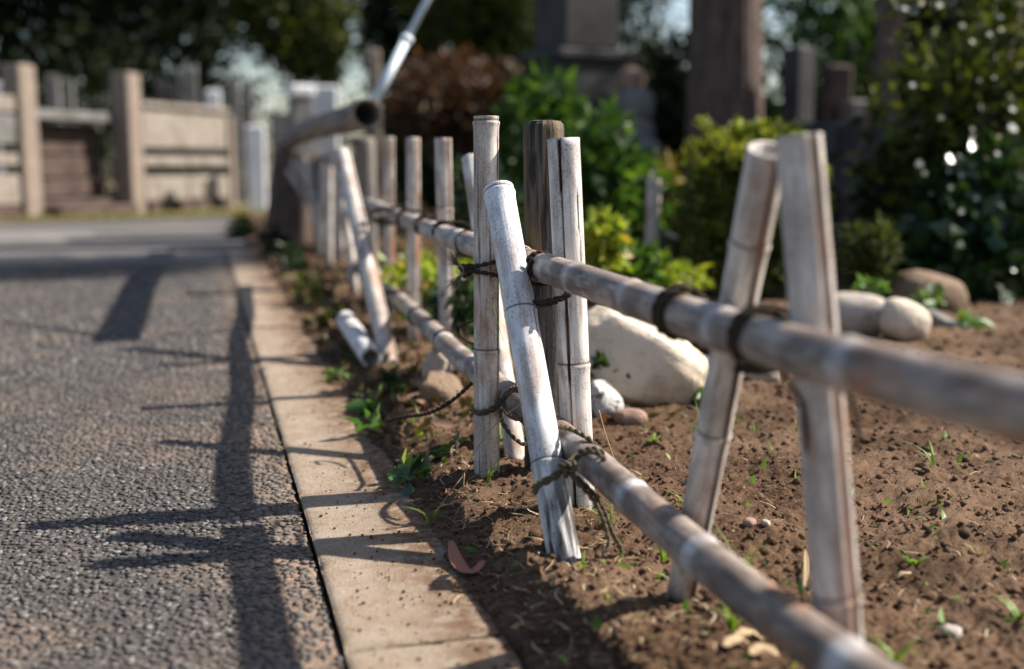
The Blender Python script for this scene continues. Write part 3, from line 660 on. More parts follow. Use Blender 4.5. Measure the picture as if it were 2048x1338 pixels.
mb = MB(); knot_geo(mb, px(1136, 936, YA - .018), .0095, .0034); mb.build('knot', ROPE2, l3, smooth=True)
# near post lashings
lashing(1.125, .369, 1, .0195, .0225, plan='W', r=.0036, label='thick dark rope loops round the near upper rail')
lashing(.965, .368, 1, .0215, .0225, plan='W', r=.0036)
mb = MB()
for k_ in (0, 1): rope_geo(mb, [px(1382, 680, 1.15), px(1420, 705 + 6 * k_, 1.13), px(1470, 728 + 8 * k_, 1.11), px(1520, 735 + 8 * k_, 1.07), px(1555, 738, 1.0)], .0036, fuzz=40)
mb.build('rope_lashing', ROPE, fence, smooth=True)
mb = MB()
for pts in ([(1560, 745, .96), (1600, 800, .95), (1612, 880, .95), (1618, 930, .955)], [(1690, 770, .93), (1712, 830, .935), (1716, 890, .94), (1706, 900, .94)]): rope_geo(mb, [px(*p) for p in pts], .0024, fuzz=30)
mb.build('rope_tail', ROPE, fence, smooth=True)
for Y in (2.36, 2.62, 2.95): lashing(Y, .38, 1, .018, .0205, plan='vx')
for Y in (2.36, 2.75): lashing(Y, .152, 1, .018, .0205, plan='v')
lashing(3.15, .38, -1, .022, .020, plan='xy'); lashing(3.12, .153, -1, .022, .020, plan='xy'); lashing(2.1, .376, 1, .018, .0205, plan='V'); lashing(3.95, .38, -1, .018, .02, plan='xy')
mb = MB(); rope_geo(mb, [px(945, 765, 1.80), px(905, 800, 1.83), px(860, 825, 1.86), px(800, 835, 1.95), px(770, 845, 1.98)], .0034, fuzz=40); mb.build('rope_tail', ROPE, fence, smooth=True)
mb = MB(); rope_geo(mb, [px(950, 640, 1.98), px(925, 650, 2.0), px(920, 668, 2.0), px(935, 682, 1.98), px(955, 690, 1.95)], .0028, fuzz=20); mb.build('rope_tail', ROPE, fence, smooth=True)
# fallen bamboo piece
b0 = px(690, 628, 3.12); b1 = px(742, 706, 2.80)
b0[2] = zs(b0[0], b0[1]) + .075; b1[2] = zs(b1[0], b1[1]) + .022
bamboo('fallen_bamboo', [b0, b1], .026, .027, nodes=[.12], white=.75, label='short white bamboo offcut lying open ended on the soil beside the kerb', cat='bamboo')
bamboo('bamboo_stake', line_pts(px(1308, 358, 4.3), px(1303, 525, 4.3), -.02), .027, .026, nodes=[.2, .45], white=.5, label='thin upright bamboo stake between the green shrub and clipped bush', cat='stake')

# ------------------------------------------------------------------ hollow log, stump, steel pole
lp0 = px(565, 287, 7.2); lp1 = px(735, 228, 3.52)
log('hollow_log', [lp0, (lp0 + lp1) / 2 + np.array([0, 0, .02]), lp1], .052, .045, LOGGREY, up=(0, 0, 1), rough=.12, cracks=5, hollow=.86, cham=0, seg=60, label='hollow brown log laid along the top of the fence, its dark end open', cat='log')
st0 = empty('tree_stump', (*px(618, 480, 7.3)[:2], 0), 'broad old tree stump with flared dark roots at the far end of the fence', 'stump')
q = px(585, 400, 7.35)
log('trunk', [(q[0], q[1], -.06), (q[0] + .02, q[1], .30), (q[0] + .05, q[1], .60)], .165, .15, BARK, st0, rough=.12, cracks=5, flare=.28, cham=.2)
q2 = px(665, 400, 6.9)
log('side_trunk', [(q2[0], q2[1], -.06), (q2[0], q2[1], .3), (q2[0] - .02, q2[1], .57)], .11, .09, LOGBARK, st0, rough=.1, flare=.3, cham=.2)
mb = MB(); s_ = px(752, 196, 3.62); e_ = px(865, -20, 3.9); m1 = s_ + (e_ - s_) * .52
top_ = s_ + (e_ - s_) * 2.2
pole = empty('steel_pole', s_, 'slim blue grey steel pole slanting up from the open log end', 'pole')
MB().tube([s_ - (e_ - s_) * .03, m1], .0165, 20).build('tube', METAL, pole, smooth=True)
MB().tube([m1 - (e_ - s_) * .02, m1 + (e_ - s_) * .02], .021, 20).build('collar', METAL, pole, smooth=True)
MB().tube([m1, top_], .0125, 20).build('upper_tube', METAL, pole, smooth=True)

# ------------------------------------------------------------------ rocks
def rock(name, c, e, mat, label, rot=0, clip=None, tilt=(0, 0), sd_=0, rough=.22, sub=(IV4, IF4), pw=.82):
    V = sub[0].copy(); p = np.sign(V) * np.abs(V) ** pw
    p = p * (1 + rough * 1.6 * fbm3(V * 1.1 + sd_ * 3.3, 3, sd_)[:, None] + rough * .25 * fbm3(V * 6 + sd_, 3, sd_ + 9)[:, None])
    p = p * np.array(e); m = np.array((Matrix.Rotation(rot, 3, 'Z') @ Matrix.Rotation(tilt[0], 3, 'X') @ Matrix.Rotation(tilt[1], 3, 'Y'))[:])
    V = p @ m.T + np.array(c)
    for h, nx, ny, nz in clip or ():
        nn = np.array([nx, ny, nz]); nn = nn / np.linalg.norm(nn); dd_ = (V - np.array(c)) @ nn - h; V = V - np.outer(np.where(dd_ > 0, dd_ * .82, 0), nn)
    return mk(name, V, sub[1], mat, label=label, cat='rock')
def onsoil(u, v, dz=0.0):
    p = pz(u, v, .04)
    for _ in range(4): p = pz(u, v, zs(p[0], p[1]))
    return p + np.array([0, 0, dz])
c = px(1278, 722, 2.36); rock('boulder', c, (.152, .115, .088), CREAMROCK, 'large cream boulder with a sloping sunlit top behind the upper rail', rot=.25, tilt=(.15, .50), sd_=4, rough=.18, sub=(IV5, IF5), pw=.72, clip=((.078, .42, -.12, .9), (.095, -.1, -1, .25)))
c = onsoil(1208, 826); rock('rock', c + np.array([0, .03, .022]), (.036, .03, .038), SPECKROCK, 'small white rock speckled dark at the foot of the cream boulder', rot=.4, sd_=5, rough=.4, pw=.65, clip=((.02, .6, -.2, .8),))
c = onsoil(1262, 848); rock('rock', c + np.array([0, .02, .008]), (.032, .022, .018), REDROCK, 'small reddish stone in front of the cream boulder', sd_=8)
c = onsoil(1175, 800); rock('rock', c + np.array([0.01, .10, .02]), (.045, .035, .03), PALEROCK, 'dusty grey stone tucked behind the split bamboo post', sd_=9)
c = px(1424, 735, 2.75); rock('rock', c + np.array([0, 0, -.02]), (.05, .05, .062), PALEROCK, 'grey stone wedged at the right end of the cream boulder', sd_=11)
c = px(1712, 630, 3.2); rock('rock', c + np.array([0, .03, -.004]), (.108, .08, .066), PALEROCK, 'flat topped pale stone just right of the near fence post', rot=-.2, sd_=14, rough=.14)
c = px(1812, 640, 3.15); rock('rock', c + np.array([0, .02, -.006]), (.075, .055, .058), CREAMROCK, 'rounded whitish stone with an orange stain below the brown rock', rot=.3, tilt=(0, .4), sd_=17, rough=.16)
c = px(1862, 590, 3.7); rock('rock', c + np.array([0, .03, -.01]), (.128, .1, .085), BROWNROCK, 'large rounded brown rock below the flowering bush', rot=.2, tilt=(0, .2), sd_=20, rough=.14)
c = px(1884, 645, 3.3); rock('rock', c, (.065, .03, .022), GREYSTONE, 'thin grey slab lying beside the whitish stone', rot=-.3, tilt=(.2, .5), sd_=23)
c = px(880, 762, 2.3); rock('rock', c + np.array([0, .02, -.03]), (.045, .04, .05), BROWNROCK, 'brown rough stone behind the lower rail', sd_=26, rough=.4, pw=.6, clip=((.025, .5, -.4, .8),))
c = px(868, 730, 2.42); rock('rock', c, (.024, .02, .035), PALEROCK, 'small pale broken stone by the lower rail', tilt=(0, .4), sd_=29, rough=.4, pw=.6)
c = px(1352, 495, 4.6); rock('rock', c, (.075, .06, .07), DARKSTONE, 'dark round stone between the stake and clipped bush', sd_=31)
for i, (u, v, e, lab, mt) in enumerate(((1905, 1275, .010, 'pale pebble on bare soil at the bottom right corner', PALEROCK), (1500, 1052, .009, 'small angular pebble between the two near posts', REDROCK), (1533, 1051, .006, 'tiny round pale pebble right of the angular pebble', PALEROCK), (1530, 762, .035, 'tan stone seen between the near posts below the rail', PALEROCK), (1410, 780, .02, 'small stone beside the boulder foot', REDROCK), (940, 1093, .012, 'dark soil covered lump at the kerb edge above the brown leaf', SOIL))):
    c = onsoil(u, v); rock('pebble', c + np.array([0, .005, e * .35]), (e * 1.2, e, e * .75), mt, lab, sd_=40 + i, sub=(IV2, IF2), rough=.3, rot=i)

# ------------------------------------------------------------------ foliage
def leaves_geo(P, Nrm, L, W, fold=.25, jit=.7, droop=0):
    n = len(P); d = Nrm + rng.normal(size=(n, 3)) * jit; d[:, 2] -= droop; d /= np.linalg.norm(d, axis=1)[:, None] + 1e-9
    r = rng.normal(size=(n, 3)); s = np.cross(d, r); s /= np.linalg.norm(s, axis=1)[:, None] + 1e-9; nn = np.cross(s, d)
    L = (L * (.6 + .8 * rng.random(n)))[:, None]; W = L * W
    b = P; t = P + d * L; mdl = P + d * L * .45; l = mdl + s * W * .5 + nn * W * fold; r_ = mdl - s * W * .5 + nn * W * fold
    V = np.stack([b, l, t, r_], 1).reshape(-1, 3); o = np.arange(n)[:, None] * 4
    F = np.concatenate([o + np.array([0, 2, 1]), o + np.array([0, 3, 2])], 0)
    return V, F
def clumpy(n, c, e, k=14, shell=.55, seed=0, cl=.42):
    """points and outward directions in an uneven crown made of k clumps"""
    r = np.random.default_rng(seed); c = np.array(c); e = np.array(e)
    q = r.normal(size=(k, 3)); q /= np.linalg.norm(q, axis=1)[:, None]; q *= (r.random((k, 1)) ** .4) * .78
    rad = cl * (.6 + .7 * r.random(k)); w = rad ** 2; idx = r.choice(k, n, p=w / w.sum())
    d = r.normal(size=(n, 3)); d /= np.linalg.norm(d, axis=1)[:, None]; rr = shell + (1 - shell) * r.random((n, 1)) ** .5
    p = q[idx] + d * rr * rad[idx][:, None]
    return c + p * e, d
def shrub(name, c, e, n, L, W, mat, label, cat='shrub', k=14, seed=0, shell=.5, cl=.42, stems=6, jit=.7, base=None, parts=True, group=None):
    c = np.array(c, float); base = np.array([c[0], c[1], zs(c[0], c[1]) - .01]) if base is None else np.array(base)
    c[2] = max(c[2], base[2] + e[2] * .5)
    o = empty(name, base, label, cat, group)
    P, Nr = clumpy(n, c, e, k, shell, seed, cl); keep = P[:, 2] > base[2] + .005; V, F = leaves_geo(P[keep], Nr[keep], L, W, jit=jit); mk('foliage', V, F, mat, o, smooth=False)
    mb = MB()
    for i in range(stems):
        t = P[random.randrange(len(P))]; mdl = base + (t - base) * .5 + np.array([0, 0, .1 * e[2]]) + rng.normal(size=3) * .05 * e[0]
        mb.tube([base + rng.normal(size=3) * np.array([.06, .06, 0]) * e[0], mdl, t], [.035 * e[0] + .002, .02 * e[0] + .001, .004], 6)
    mb.build('stems', BARKPLAIN, o, smooth=True); return o
def m_bp():
    t = NT('twig_bark'); c = t.mix(t.noise(t.scale(t.obj(), (1, 1, .2)), 30, 4), (.055, .04, .03), (.13, .10, .08)); t.bump(t.noise(t.scale(t.obj(), (1, 1, .15)), 40, 4), .6, .02); return t.fin(c, .9, .15)
BARKPLAIN = m_bp()
# clipped round bush
c = px(1500, 425, 4.2); c[2] -= .0
cb_ = shrub('clipped_bush', c, (.30, .27, .30), 9000, .034, .55, L_BOX, 'round clipped bush with sunlit yellow green shoots behind the near posts', 'bush', k=60, seed=3, shell=.6, cl=.36)
P = []; Nn = []
for i in range(70):
    a = random.uniform(0, 6.28); rr = random.random() ** .5 * .27; b = np.array([c[0] + math.cos(a) * rr, c[1] + math.sin(a) * rr * .9, c[2] + math.sqrt(max(.0, 1 - (rr / .30) ** 2)) * .27])
    h = random.uniform(.02, .075); lean = rng.normal(size=3) * .25; lean[2] = 1
    for k_ in range(16): P.append(b + lean * h * k_ / 16); d_ = rng.normal(size=3); d_[2] = .6; Nn.append(d_)
for (u0, v0, u1, v1) in ((1415, 300, 1408, 238), (1478, 290, 1472, 240), (1520, 290, 1518, 246), (1400, 320, 1378, 285), (1540, 285, 1600, 270)):
    a_ = px(u0, v0, 4.15); b_ = px(u1, v1, 4.15)
    for k_ in range(60): P.append(a_ + (b_ - a_) * k_ / 60 + rng.normal(size=3) * .006); d_ = rng.normal(size=3); d_[2] += .5; Nn.append(d_)
V, F = leaves_geo(np.array(P), np.array(Nn), .028, .5); mk('young_shoots', V, F, leaf_mat('young_leaves', [(0, (.16, .19, .02)), (.6, (.28, .31, .04)), (1, (.40, .42, .08))], .45, .45), cb_, smooth=False)
# fresh green shrub in the middle
c = px(1235, 365, 5.0); shrub('leafy_shrub', c, (.27, .25, .36), 1500, .085, .48, L_MID, 'fresh green broad leaved shrub in front of the stone monument', k=22, seed=5, shell=.3, cl=.42)
c = px(1090, 330, 5.6); shrub('leafy_shrub', c, (.26, .25, .42), 1100, .09, .45, L_MID, 'darker green shrub behind the blackened wooden post', k=18, seed=6, shell=.3, cl=.42)
c = px(1000, 430, 4.0); shrub('leafy_shrub', c, (.20, .2, .26), 1300, .06, .45, L_IVY, 'low dark leaved shrub behind the upright bamboo post', k=14, seed=7, shell=.3)
c = px(1305, 430, 5.2); shrub('yellowing_shrub', c, (.15, .15, .24), 800, .07, .45, leaf_mat('yellowing_leaves', [(0, (.08, .10, .02)), (.5, (.22, .17, .03)), (1, (.36, .24, .10))], .5, .4), 'yellowing shrub beside the thin bamboo stake', k=12, seed=8, shell=.2)
# low lime plants
c = px(1205, 500, 3.05); shrub('low_lime_plant', c, (.085, .08, .075), 420, .042, .55, L_LIME, 'bright yellow green low plant right of the split bamboo post', 'plant', k=12, seed=9, shell=.2, stems=4)
c = px(1330, 560, 3.6); shrub('low_lime_plant', c, (.16, .11, .06), 700, .042, .5, L_LIME, 'spreading yellow green ground plant in front of the clipped bush', 'plant', k=14, seed=10, shell=.2, stems=4)
c = px(1255, 535, 3.4); shrub('low_lime_plant', c, (.11, .10, .08), 420, .045, .5, L_MID, 'low green plant between the two yellow green plants', 'plant', k=12, seed=12, shell=.2, stems=4)
c = px(870, 560, 3.3); shrub('low_lime_plant', c, (.18, .14, .06), 420, .045, .5, L_LIME, 'yellow green plant seen between the far bamboo posts', 'plant', k=12, seed=13, shell=.2, stems=4)
c = px(925, 625, 2.6); shrub('small_leafy_plant', c, (.05, .05, .075), 130, .045, .6, L_IVY, 'small dark green plant beside the upright post behind the rail', 'plant', k=8, seed=14, shell=.2, stems=3)
c = px(1735, 505, 3.75); shrub('small_shrub', c, (.115, .1, .13), 1300, .026, .4, L_OLIVE, 'small feathery olive shrub above the pale stones', k=20, seed=15, shell=.2)
c = px(1705, 600, 3.4)
for i, (u, v, Y, e, lab) in enumerate(((1740, 585, 3.3, .045, 'broad leaved seedling on top of the pale stones'), (1860, 610, 3.5, .05, 'green leaves growing against the brown rock'), (1930, 670, 3.3, .06, 'low yellowish weeds at the foot of the brown rock'), (1705, 735, 2.6, .03, 'tiny weed left of the flat pale stone'), (1420, 795, 2.3, .032, 'lime green seedling at the right foot of the boulder'), (1205, 737, 2.28, .026, 'dark green leaf shoot above the speckled rock'))):
    shrub('seedling', px(u, v, Y), (e, e, e * .8), 40, .04, .6, L_WEED if i != 5 else L_IVY, lab, 'seedling', k=5, seed=30 + i, shell=.1, stems=3)
# rust dome shrub
c = px(905, 203, 9.6); shrub('rust_shrub', c, (.70, .6, .42), 9000, .07, .5, L_RUST, 'dome shaped rust brown shrub behind the steel pole', k=60, seed=16, shell=.6, cl=.36)
c = px(1055, 220, 8.9); shrub('leafy_shrub', c, (.16, .2, .3), 700, .08, .5, L_OLIVE, 'sparse greyish green shrub between rust shrub and monument', k=12, seed=17, shell=.2)
# flowering bush at right
c = px(1930, 330, 4.5); fb = shrub('flowering_bush', c, (.44, .38, .68), 2600, .07, .5, L_OLIVE, 'tall dark bush with scattered white flowers at the right edge', 'bush', k=30, seed=18, shell=.25, cl=.40, stems=14)
c2 = px(1960, 480, 4.1); shrub('glossy_bush', c2, (.30, .25, .32), 1500, .085, .62, L_IVY, 'low glossy dark green bush under the white flowers', 'bush', k=18, seed=19, shell=.25)
c2 = px(1830, 420, 4.9); shrub('glossy_bush', c2, (.24, .2, .30), 1200, .075, .6, L_IVY, 'dim dark leaved bush beside the grey stone wall', 'bush', k=18, seed=20, shell=.25)
def flower(parent, p, r, d):
    r *= random.choice((.35, .45, .55, .65)); p = p + rng.normal(size=3) * .02
    d = np.array(d) / np.linalg.norm(d); a = np.cross(d, [.3, .2, .9]); a /= np.linalg.norm(a); b = np.cross(d, a); mb = MB()
    for i in range(6):
        q = i * math.pi / 3 + random.random() * .3; f = math.cos(q) * a + math.sin(q) * b; s = np.cross(d, f)
        mb.add([p + f * r * .1, p + f * r * .6 + s * r * .3 + d * r * .15, p + f * r + d * r * .1, p + f * r * .6 - s * r * .3 + d * r * .15], [(0, 1, 2, 3)])
    o = mb.build('flower', L_PETAL, parent); MB().tube([p + d * r * .02, p + d * r * .16], [r * .2, r * .16], 8).build('flower_eye', L_EYE, o)
for (u, v, r) in ((1957, 42, .026), (1985, 72, .024), (2010, 95, .02), (1945, 105, .018), (1838, 182, .026), (1872, 210, .016), (2035, 218, .032), (2040, 262, .034), (2003, 285, .022), (2000, 312, .02), (1960, 160, .02), (1985, 150, .018), (1965, 275, .017), (1930, 325, .02), (1945, 335, .02), (1915, 345, .016), (1925, 372, .018), (1958, 398, .016), (1990, 395, .016), (1835, 335, .024), (1858, 345, .018), (1930, 425, .02), (1945, 430, .018), (1985, 420, .016), (2000, 440, .016), (1985, 455, .014), (2030, 440, .02), (1870, 490, .022), (2010, 508, .016), (1975, 480, .014), (1780, 20, .02), (1800, 15, .018), (1835, 10, .02), (1860, 18, .02), (1985, 30, .02), (1900, 368, .016), (2020, 345, .018), (1890, 400, .014), (2036, 470, .016), (1950, 250, .016)):
    flower(fb, px(u, v, 4.0 + random.uniform(-.1, .15)), r, (-.1 + random.uniform(-.5, .5), -1, random.uniform(.1, .8)))

# small weeds by the kerb and on the soil
def blades(name, P, n, h, w, lab, cat='grass', mat=None, spread=.5, seed=0):
    P = np.array(P); o = MB(); r = random.Random(seed)
    for i in range(n):
        a = r.uniform(0, 6.28); out = np.array([math.cos(a), math.sin(a), 0]); hh = h * r.uniform(.5, 1.1); k = 5; side = np.cross(out, UPV); base = P + out * r.uniform(0, .006)
        V = []
        for j in range(k + 1):
            t = j / k; q = base + out * hh * spread * t * t * r.uniform(.95, 1.05) + UPV * hh * (t - .28 * t * t); ww = w * (1 - t ** 2) * .5 + .00015
            V += [q - side * ww, q + UPV * ww * .3, q + side * ww]
        o.add(V, [(3 * j + c_, 3 * j + c_ + 1, 3 * j + c_ + 4, 3 * j + c_ + 3) for j in range(k) for c_ in (0, 1)])
    return o.build(name, mat or L_GRASS, label=lab, cat=cat)
for i, (u, v, n, h, w_, sp, lab) in enumerate((
    (862, 1045, 4, .045, .005, .9, 'bright green grass seedling at the kerb edge under the dry stem'),
    (975, 965, 5, .05, .003, .7, 'thin grass blades at the foot of the upright bamboo post'),
    (1015, 905, 14, .055, .004, .6, 'green weeds between the upright and leaning bamboo'),
    (1222, 1060, 8, .055, .004, .8, 'lime grass tuft behind the white leaning bamboo base'),
    (1165, 1140, 4, .035, .004, .8, 'small green blades in front of the white bamboo base'),
    (1330, 1120, 4, .04, .006, .5, 'single broad green blade left of the leaning near post'),
    (1480, 1165, 9, .09, .003, .5, 'tall sparse grass tuft right of the leaning near post base'),
    (1468, 1262, 9, .06, .004, .6, 'bright grass tuft below the near lower rail'),
    (1866, 930, 3, .045, .006, .8, 'two leafed grass shoot in open soil at upper right'),
    (1846, 1012, 1, .045, .007, .3, 'single lime green blade standing in open soil'),
    (1832, 1128, 6, .03, .007, 1.1, 'yellow green seedling in the middle of the bare soil'),
    (1960, 1108, 2, .025, .006, .9, 'small green blade toward the right edge of the soil'),
    (1370, 1005, 4, .03, .005, 1., 'pale green sprout left of the leaning near post'),
    (1400, 870, 7, .09, .0022, .6, 'thin dry stalks in front of the boulder'),
    (1305, 885, 4, .02, .010, 1.2, 'dark green sprout in front of the boulder foot'),
    (1470, 845, 5, .03, .006, 1., 'green sprout seen between the two near posts'),
    (2038, 1240, 5, .04, .008, 1., 'dark green weed at the lower right edge of frame'),
    (1790, 1320, 5, .03, .007, 1., 'green sprout beside the near post base at the bottom'),
)):
    blades('grass_tuft', onsoil(u, v) - np.array([0, 0, .002]), n, h, w_, lab, seed=i, spread=sp)
for i, (u, v, e, n, L, mt, lab) in enumerate((
    (818, 958, .026, 12, .042, L_WEED, 'broad leaved weed cluster sprouting at the kerb edge'),
    (830, 972, .022, 9, .036, L_IVY, 'dull green curled leaves in front of the kerb weed'),
    (738, 822, .03, 16, .045, L_WEED, 'upright kerbside weed left of the lower rail'),
    (742, 865, .022, 9, .04, L_WEED, 'small kerb weed below the upright kerbside weed'),
    (850, 880, .016, 6, .024, L_LIME, 'tiny lime seedlings on dark soil left of the post'),
    (905, 910, .02, 8, .03, L_IVY, 'grey green seedling left of the upright bamboo base'),
    (1020, 880, .03, 26, .03, L_LIME, 'yellow and orange tinted weeds behind the upright post base'),
    (672, 760, .03, 16, .035, L_WEED, 'weed at the kerb by the fallen bamboo offcut'),
    (660, 660, .05, 34, .04, L_OLIVE, 'olive weeds at the kerb above the fallen offcut'),
    (620, 600, .07, 60, .045, L_OLIVE, 'dusty olive ground plant along the far kerb'),
    (590, 545, .09, 90, .05, L_IVY, 'dark ground plant at the foot of the stump'),
    (555, 505, .12, 120, .05, L_DARK, 'very dark low plant spreading before the stump roots'),
    (840, 655, .05, 40, .04, L_WEED, 'green leaves beneath the far lower rail'),
    (800, 790, .035, 18, .04, L_IVY, 'dark leaved weed on soil below the lower rail'),
    (760, 760, .02, 10, .03, L_DEAD, 'pinkish dead leaves lying by the fallen offcut'),
    (480, 485, .12, 260, .05, L_MID, 'patch of fresh green grass at the far kerb corner'),
)):
    shrub('weed', onsoil(u, v) + np.array([0, 0, e * .55]), (e, e, e * .8), n, L, .55, mt, lab, 'weed', k=6, seed=60 + i, shell=.1, stems=3, jit=.9)
# dry stems
def stem(name, pts, r, lab, mat=L_STRAW):
    C = crom(pts, .006); MB().tube(C, [r * (1 - .5 * i / len(C)) for i in range(len(C))], 6).build(name, mat, smooth=True, label=lab, cat='grass stem')
stem('dry_stem', [px(1042, 808, 1.50), px(1000, 840, 1.52), px(962, 885, 1.54), px(938, 925, 1.56), px(928, 948, 1.57), px(900, 985, 1.55), px(868, 1030, 1.545)], .0009, 'long pale dry grass stem arching in front of the upright post')
stem('dry_stem', [px(929, 946, 1.57), px(928, 975, 1.565), px(940, 1010, 1.555), px(960, 1040, 1.55), px(976, 1054, 1.545)], .0008, 'pale dry stem curving down to the soil from the arching stem')
stem('dry_stem', [px(1198, 820, 1.62), px(1212, 870, 1.60), px(1228, 915, 1.58), px(1240, 945, 1.57)], .0007, 'thin tan stem beside the split bamboo post')
stem('green_stem', [px(1000, 935, 1.62), px(960, 945, 1.62), px(925, 970, 1.6), px(900, 1000, 1.59)], .0008, 'thin green stem trailing on the soil left of the post', L_GRASS)
stem('green_stem', [px(984, 590, 1.74), px(990, 625, 1.72), px(1000, 660, 1.71), px(1010, 690, 1.70)], .0006, 'fine green tendril hanging between the two crossed bamboos', L_GRASS)
# fallen leaves
def fleaf(pts, w, mat, lab, cup=.35):
    C = crom(pts, .003); n = len(C); V = []
    for i in range(n):
        t = i / (n - 1); tn = C[min(i + 1, n - 1)] - C[max(i - 1, 0)]; tn /= np.linalg.norm(tn); s = np.cross(tn, UPV); s /= np.linalg.norm(s); u = np.cross(s, tn)
        ww = w * (math.sin(math.pi * (.06 + .88 * t)) ** .7) * .5
        for a in (-1, -.5, 0, .5, 1): V.append(C[i] + s * ww * a + u * ww * (cup * a * a + .06 * (a == 0)) + u * .0006 * math.sin(i * 1.7 + a * 3))
    F = grid_faces(n, 5); o = mk('fallen_leaf', np.array(V), F, mat, label=lab, cat='leaf'); md = o.modifiers.new('th', 'SOLIDIFY'); md.thickness = .0005; return o
def kz(u, v, dz): return pz(u, v, .008) + np.array([0, 0, dz])
fleaf([kz(902, 1105, .016), kz(912, 1130, .006), kz(930, 1148, .003), kz(950, 1152, .006), kz(968, 1142, .014)], .018, L_DEAD, 'curled reddish brown leaf lying across the kerb edge')
fleaf([onsoil(874, 1022, .004), onsoil(886, 1019, .005), onsoil(898, 1014, .004)], .009, L_STRAW, 'small pinkish dry leaf by the kerb weeds')
fleaf([onsoil(898, 1014, .003), onsoil(916, 1010, .006), onsoil(930, 1006, .004)], .011, L_DEAD, 'dark brown dry leaf beside the small pinkish leaf')
fleaf([onsoil(1790, 1165, .004), onsoil(1805, 1157, .006), onsoil(1822, 1152, .004)], .008, L_STRAW, 'pale twisted dry leaf on the open soil')
fleaf([kz(905, 1210, .002), kz(915, 1200, .003), kz(926, 1193, .002)], .004, L_STRAW, 'straw coloured leaf strip on the near kerb')
fleaf([onsoil(1610, 1115, .01), onsoil(1612, 1150, .008), onsoil(1608, 1180, .003)], .006, L_STRAW, 'narrow dry leaf blade left of the near post foot')
for i, (u, v) in enumerate(((1450, 1305), (1500, 1322), (1470, 1290))): fleaf([onsoil(u, v, .006), onsoil(u + 25, v - 8, .009), onsoil(u + 55, v - 2, .005)], .016, L_STRAW, ('pale dead leaf below the near lower rail, upper one', 'pale dead leaf at the bottom frame edge', 'pale dead leaf between two others under the rail')[i])
# straw and green bits, uncountable
def litter(name, n, mat, lab, smin, smax, L, near=False):
    mb = MB()
    for _ in range(n):
        s = math.exp(random.uniform(math.log(smin), math.log(smax))); d = .19 + (abs(random.gauss(0, .12)) if near else random.random() ** 1.2 * (.75 * s + .2)); x, y = xy(s, d); z = zs(x, y) + .0015
        a = random.uniform(0, 6.28); l = L * random.uniform(.3, 1.2); t = np.array([math.cos(a), math.sin(a), random.uniform(-.1, .35)]); p = np.array([x, y, z]); q = np.array([-t[1], t[0], 0]) * random.uniform(-.25, .25) * l; w = random.uniform(.0005, .0012)
        sd = np.array([-t[1], t[0], 0]) * w
        mb.add([p - sd, p + sd, p + t * l * .5 + q + sd + UPV * .001, p + t * l * .5 + q - sd + UPV * .001, p + t * l + sd * .3, p + t * l - sd * .3], [(0, 1, 2, 3), (3, 2, 4, 5)])
    return mb.build(name, mat, label=lab, cat='litter', kind='stuff')
litter('straw_litter', 1000, L_STRAW, 'broken bits of dry straw scattered over the soil', .9, 4.5, .022)
litter('straw_litter', 900, L_STRAW, 'dry straw and rootlets lying along the foot of the fence', .9, 3.5, .026, True)
n = 480; ss = np.exp(rng.uniform(math.log(.9), math.log(4.5), n)); dd = .2 + rng.random(n) * (.75 * ss + .2); cx, cy = xy(ss, dd)
V, F = leaves_geo(np.stack([cx, cy, soil_z(cx, cy) + .002], 1), np.tile([0, 0, .5], (n, 1)), .016, .5, jit=1.0); mk('sprouts', V, F, L_WEED, smooth=False, label='scattered tiny green sprouts and leaf bits on the soil', cat='sprouts', kind='stuff')

for nm, mt_, nn_, lab in (('leaf_litter', leaf_mat('old_leaf', [(0, (.07, .035, .02)), (.7, (.15, .075, .045)), (1, (.28, .16, .11))], .7, .2), 550, 'brown dead leaf scraps lying between kerb and fence'), ('leaf_scraps', leaf_mat('dull_scraps', [(0, (.03, .025, .012)), (.5, (.08, .065, .025)), (1, (.14, .13, .04))], .7, .2), 900, 'dull brown and olive plant scraps under the far fence')):
    ss = np.exp(rng.uniform(math.log(2.0), math.log(7.5), nn_)); dd = .18 + np.abs(rng.normal(0, .22, nn_)); cx, cy = xy(ss, dd)
    V, F = leaves_geo(np.stack([cx, cy, soil_z(cx, cy) + .003], 1), np.tile([0, 0, .35], (nn_, 1)), .034, .5, jit=1.0); mk(nm, V, F, mt_, smooth=False, label=lab, cat='litter', kind='stuff')
# ------------------------------------------------------------------ graveyard beyond the road
GD = np.array([.55, 1.55]); GD /= np.linalg.norm(GD); GN = np.array([GD[1], -GD[0]]); GA = math.atan2(GD[1], GD[0])
encl = empty('stone_enclosure', (*px(262, 405, 12.4)[:2], 0), 'low tan stone grave enclosure with square pillars across the road', 'stone wall')
p2 = px(262, 400, 12.4); p1 = px(52, 405, 11.15)
def blk(u, name, c, hx, hy, z0, z1, mat, par, rot=GA, bev=.015): return MB().box((c[0], c[1], (z0 + z1) / 2), (hx, hy, (z1 - z0) / 2), rot, bev).build(name, mat, par)
for p, zt in ((p1, 1.46), (p2, 1.48)): blk(0, 'pillar', p, .115, .115, -.02, zt, GRANITE, encl)
def along(p, a, b=0): return np.array([p[0] + GD[0] * a + GN[0] * b, p[1] + GD[1] * a + GN[1] * b])
W2 = 1.62
for (z0, z1, m_, bb) in ((-.03, .10, BROWNSTONE, .05), (.11, .38, GRANITE2, 0), (.49, .60, GRANITE2, 0), (.69, 1.12, GRANITE2, -.01)):
    for i in range(2 if z1 < .7 else 1):
        l = W2 / (2 if z1 < .7 else 1); blk(0, 'stone_block', along(p2, .14 + l * (i + .5), bb), l / 2 - .008, .09, z0, z1, m_, encl)
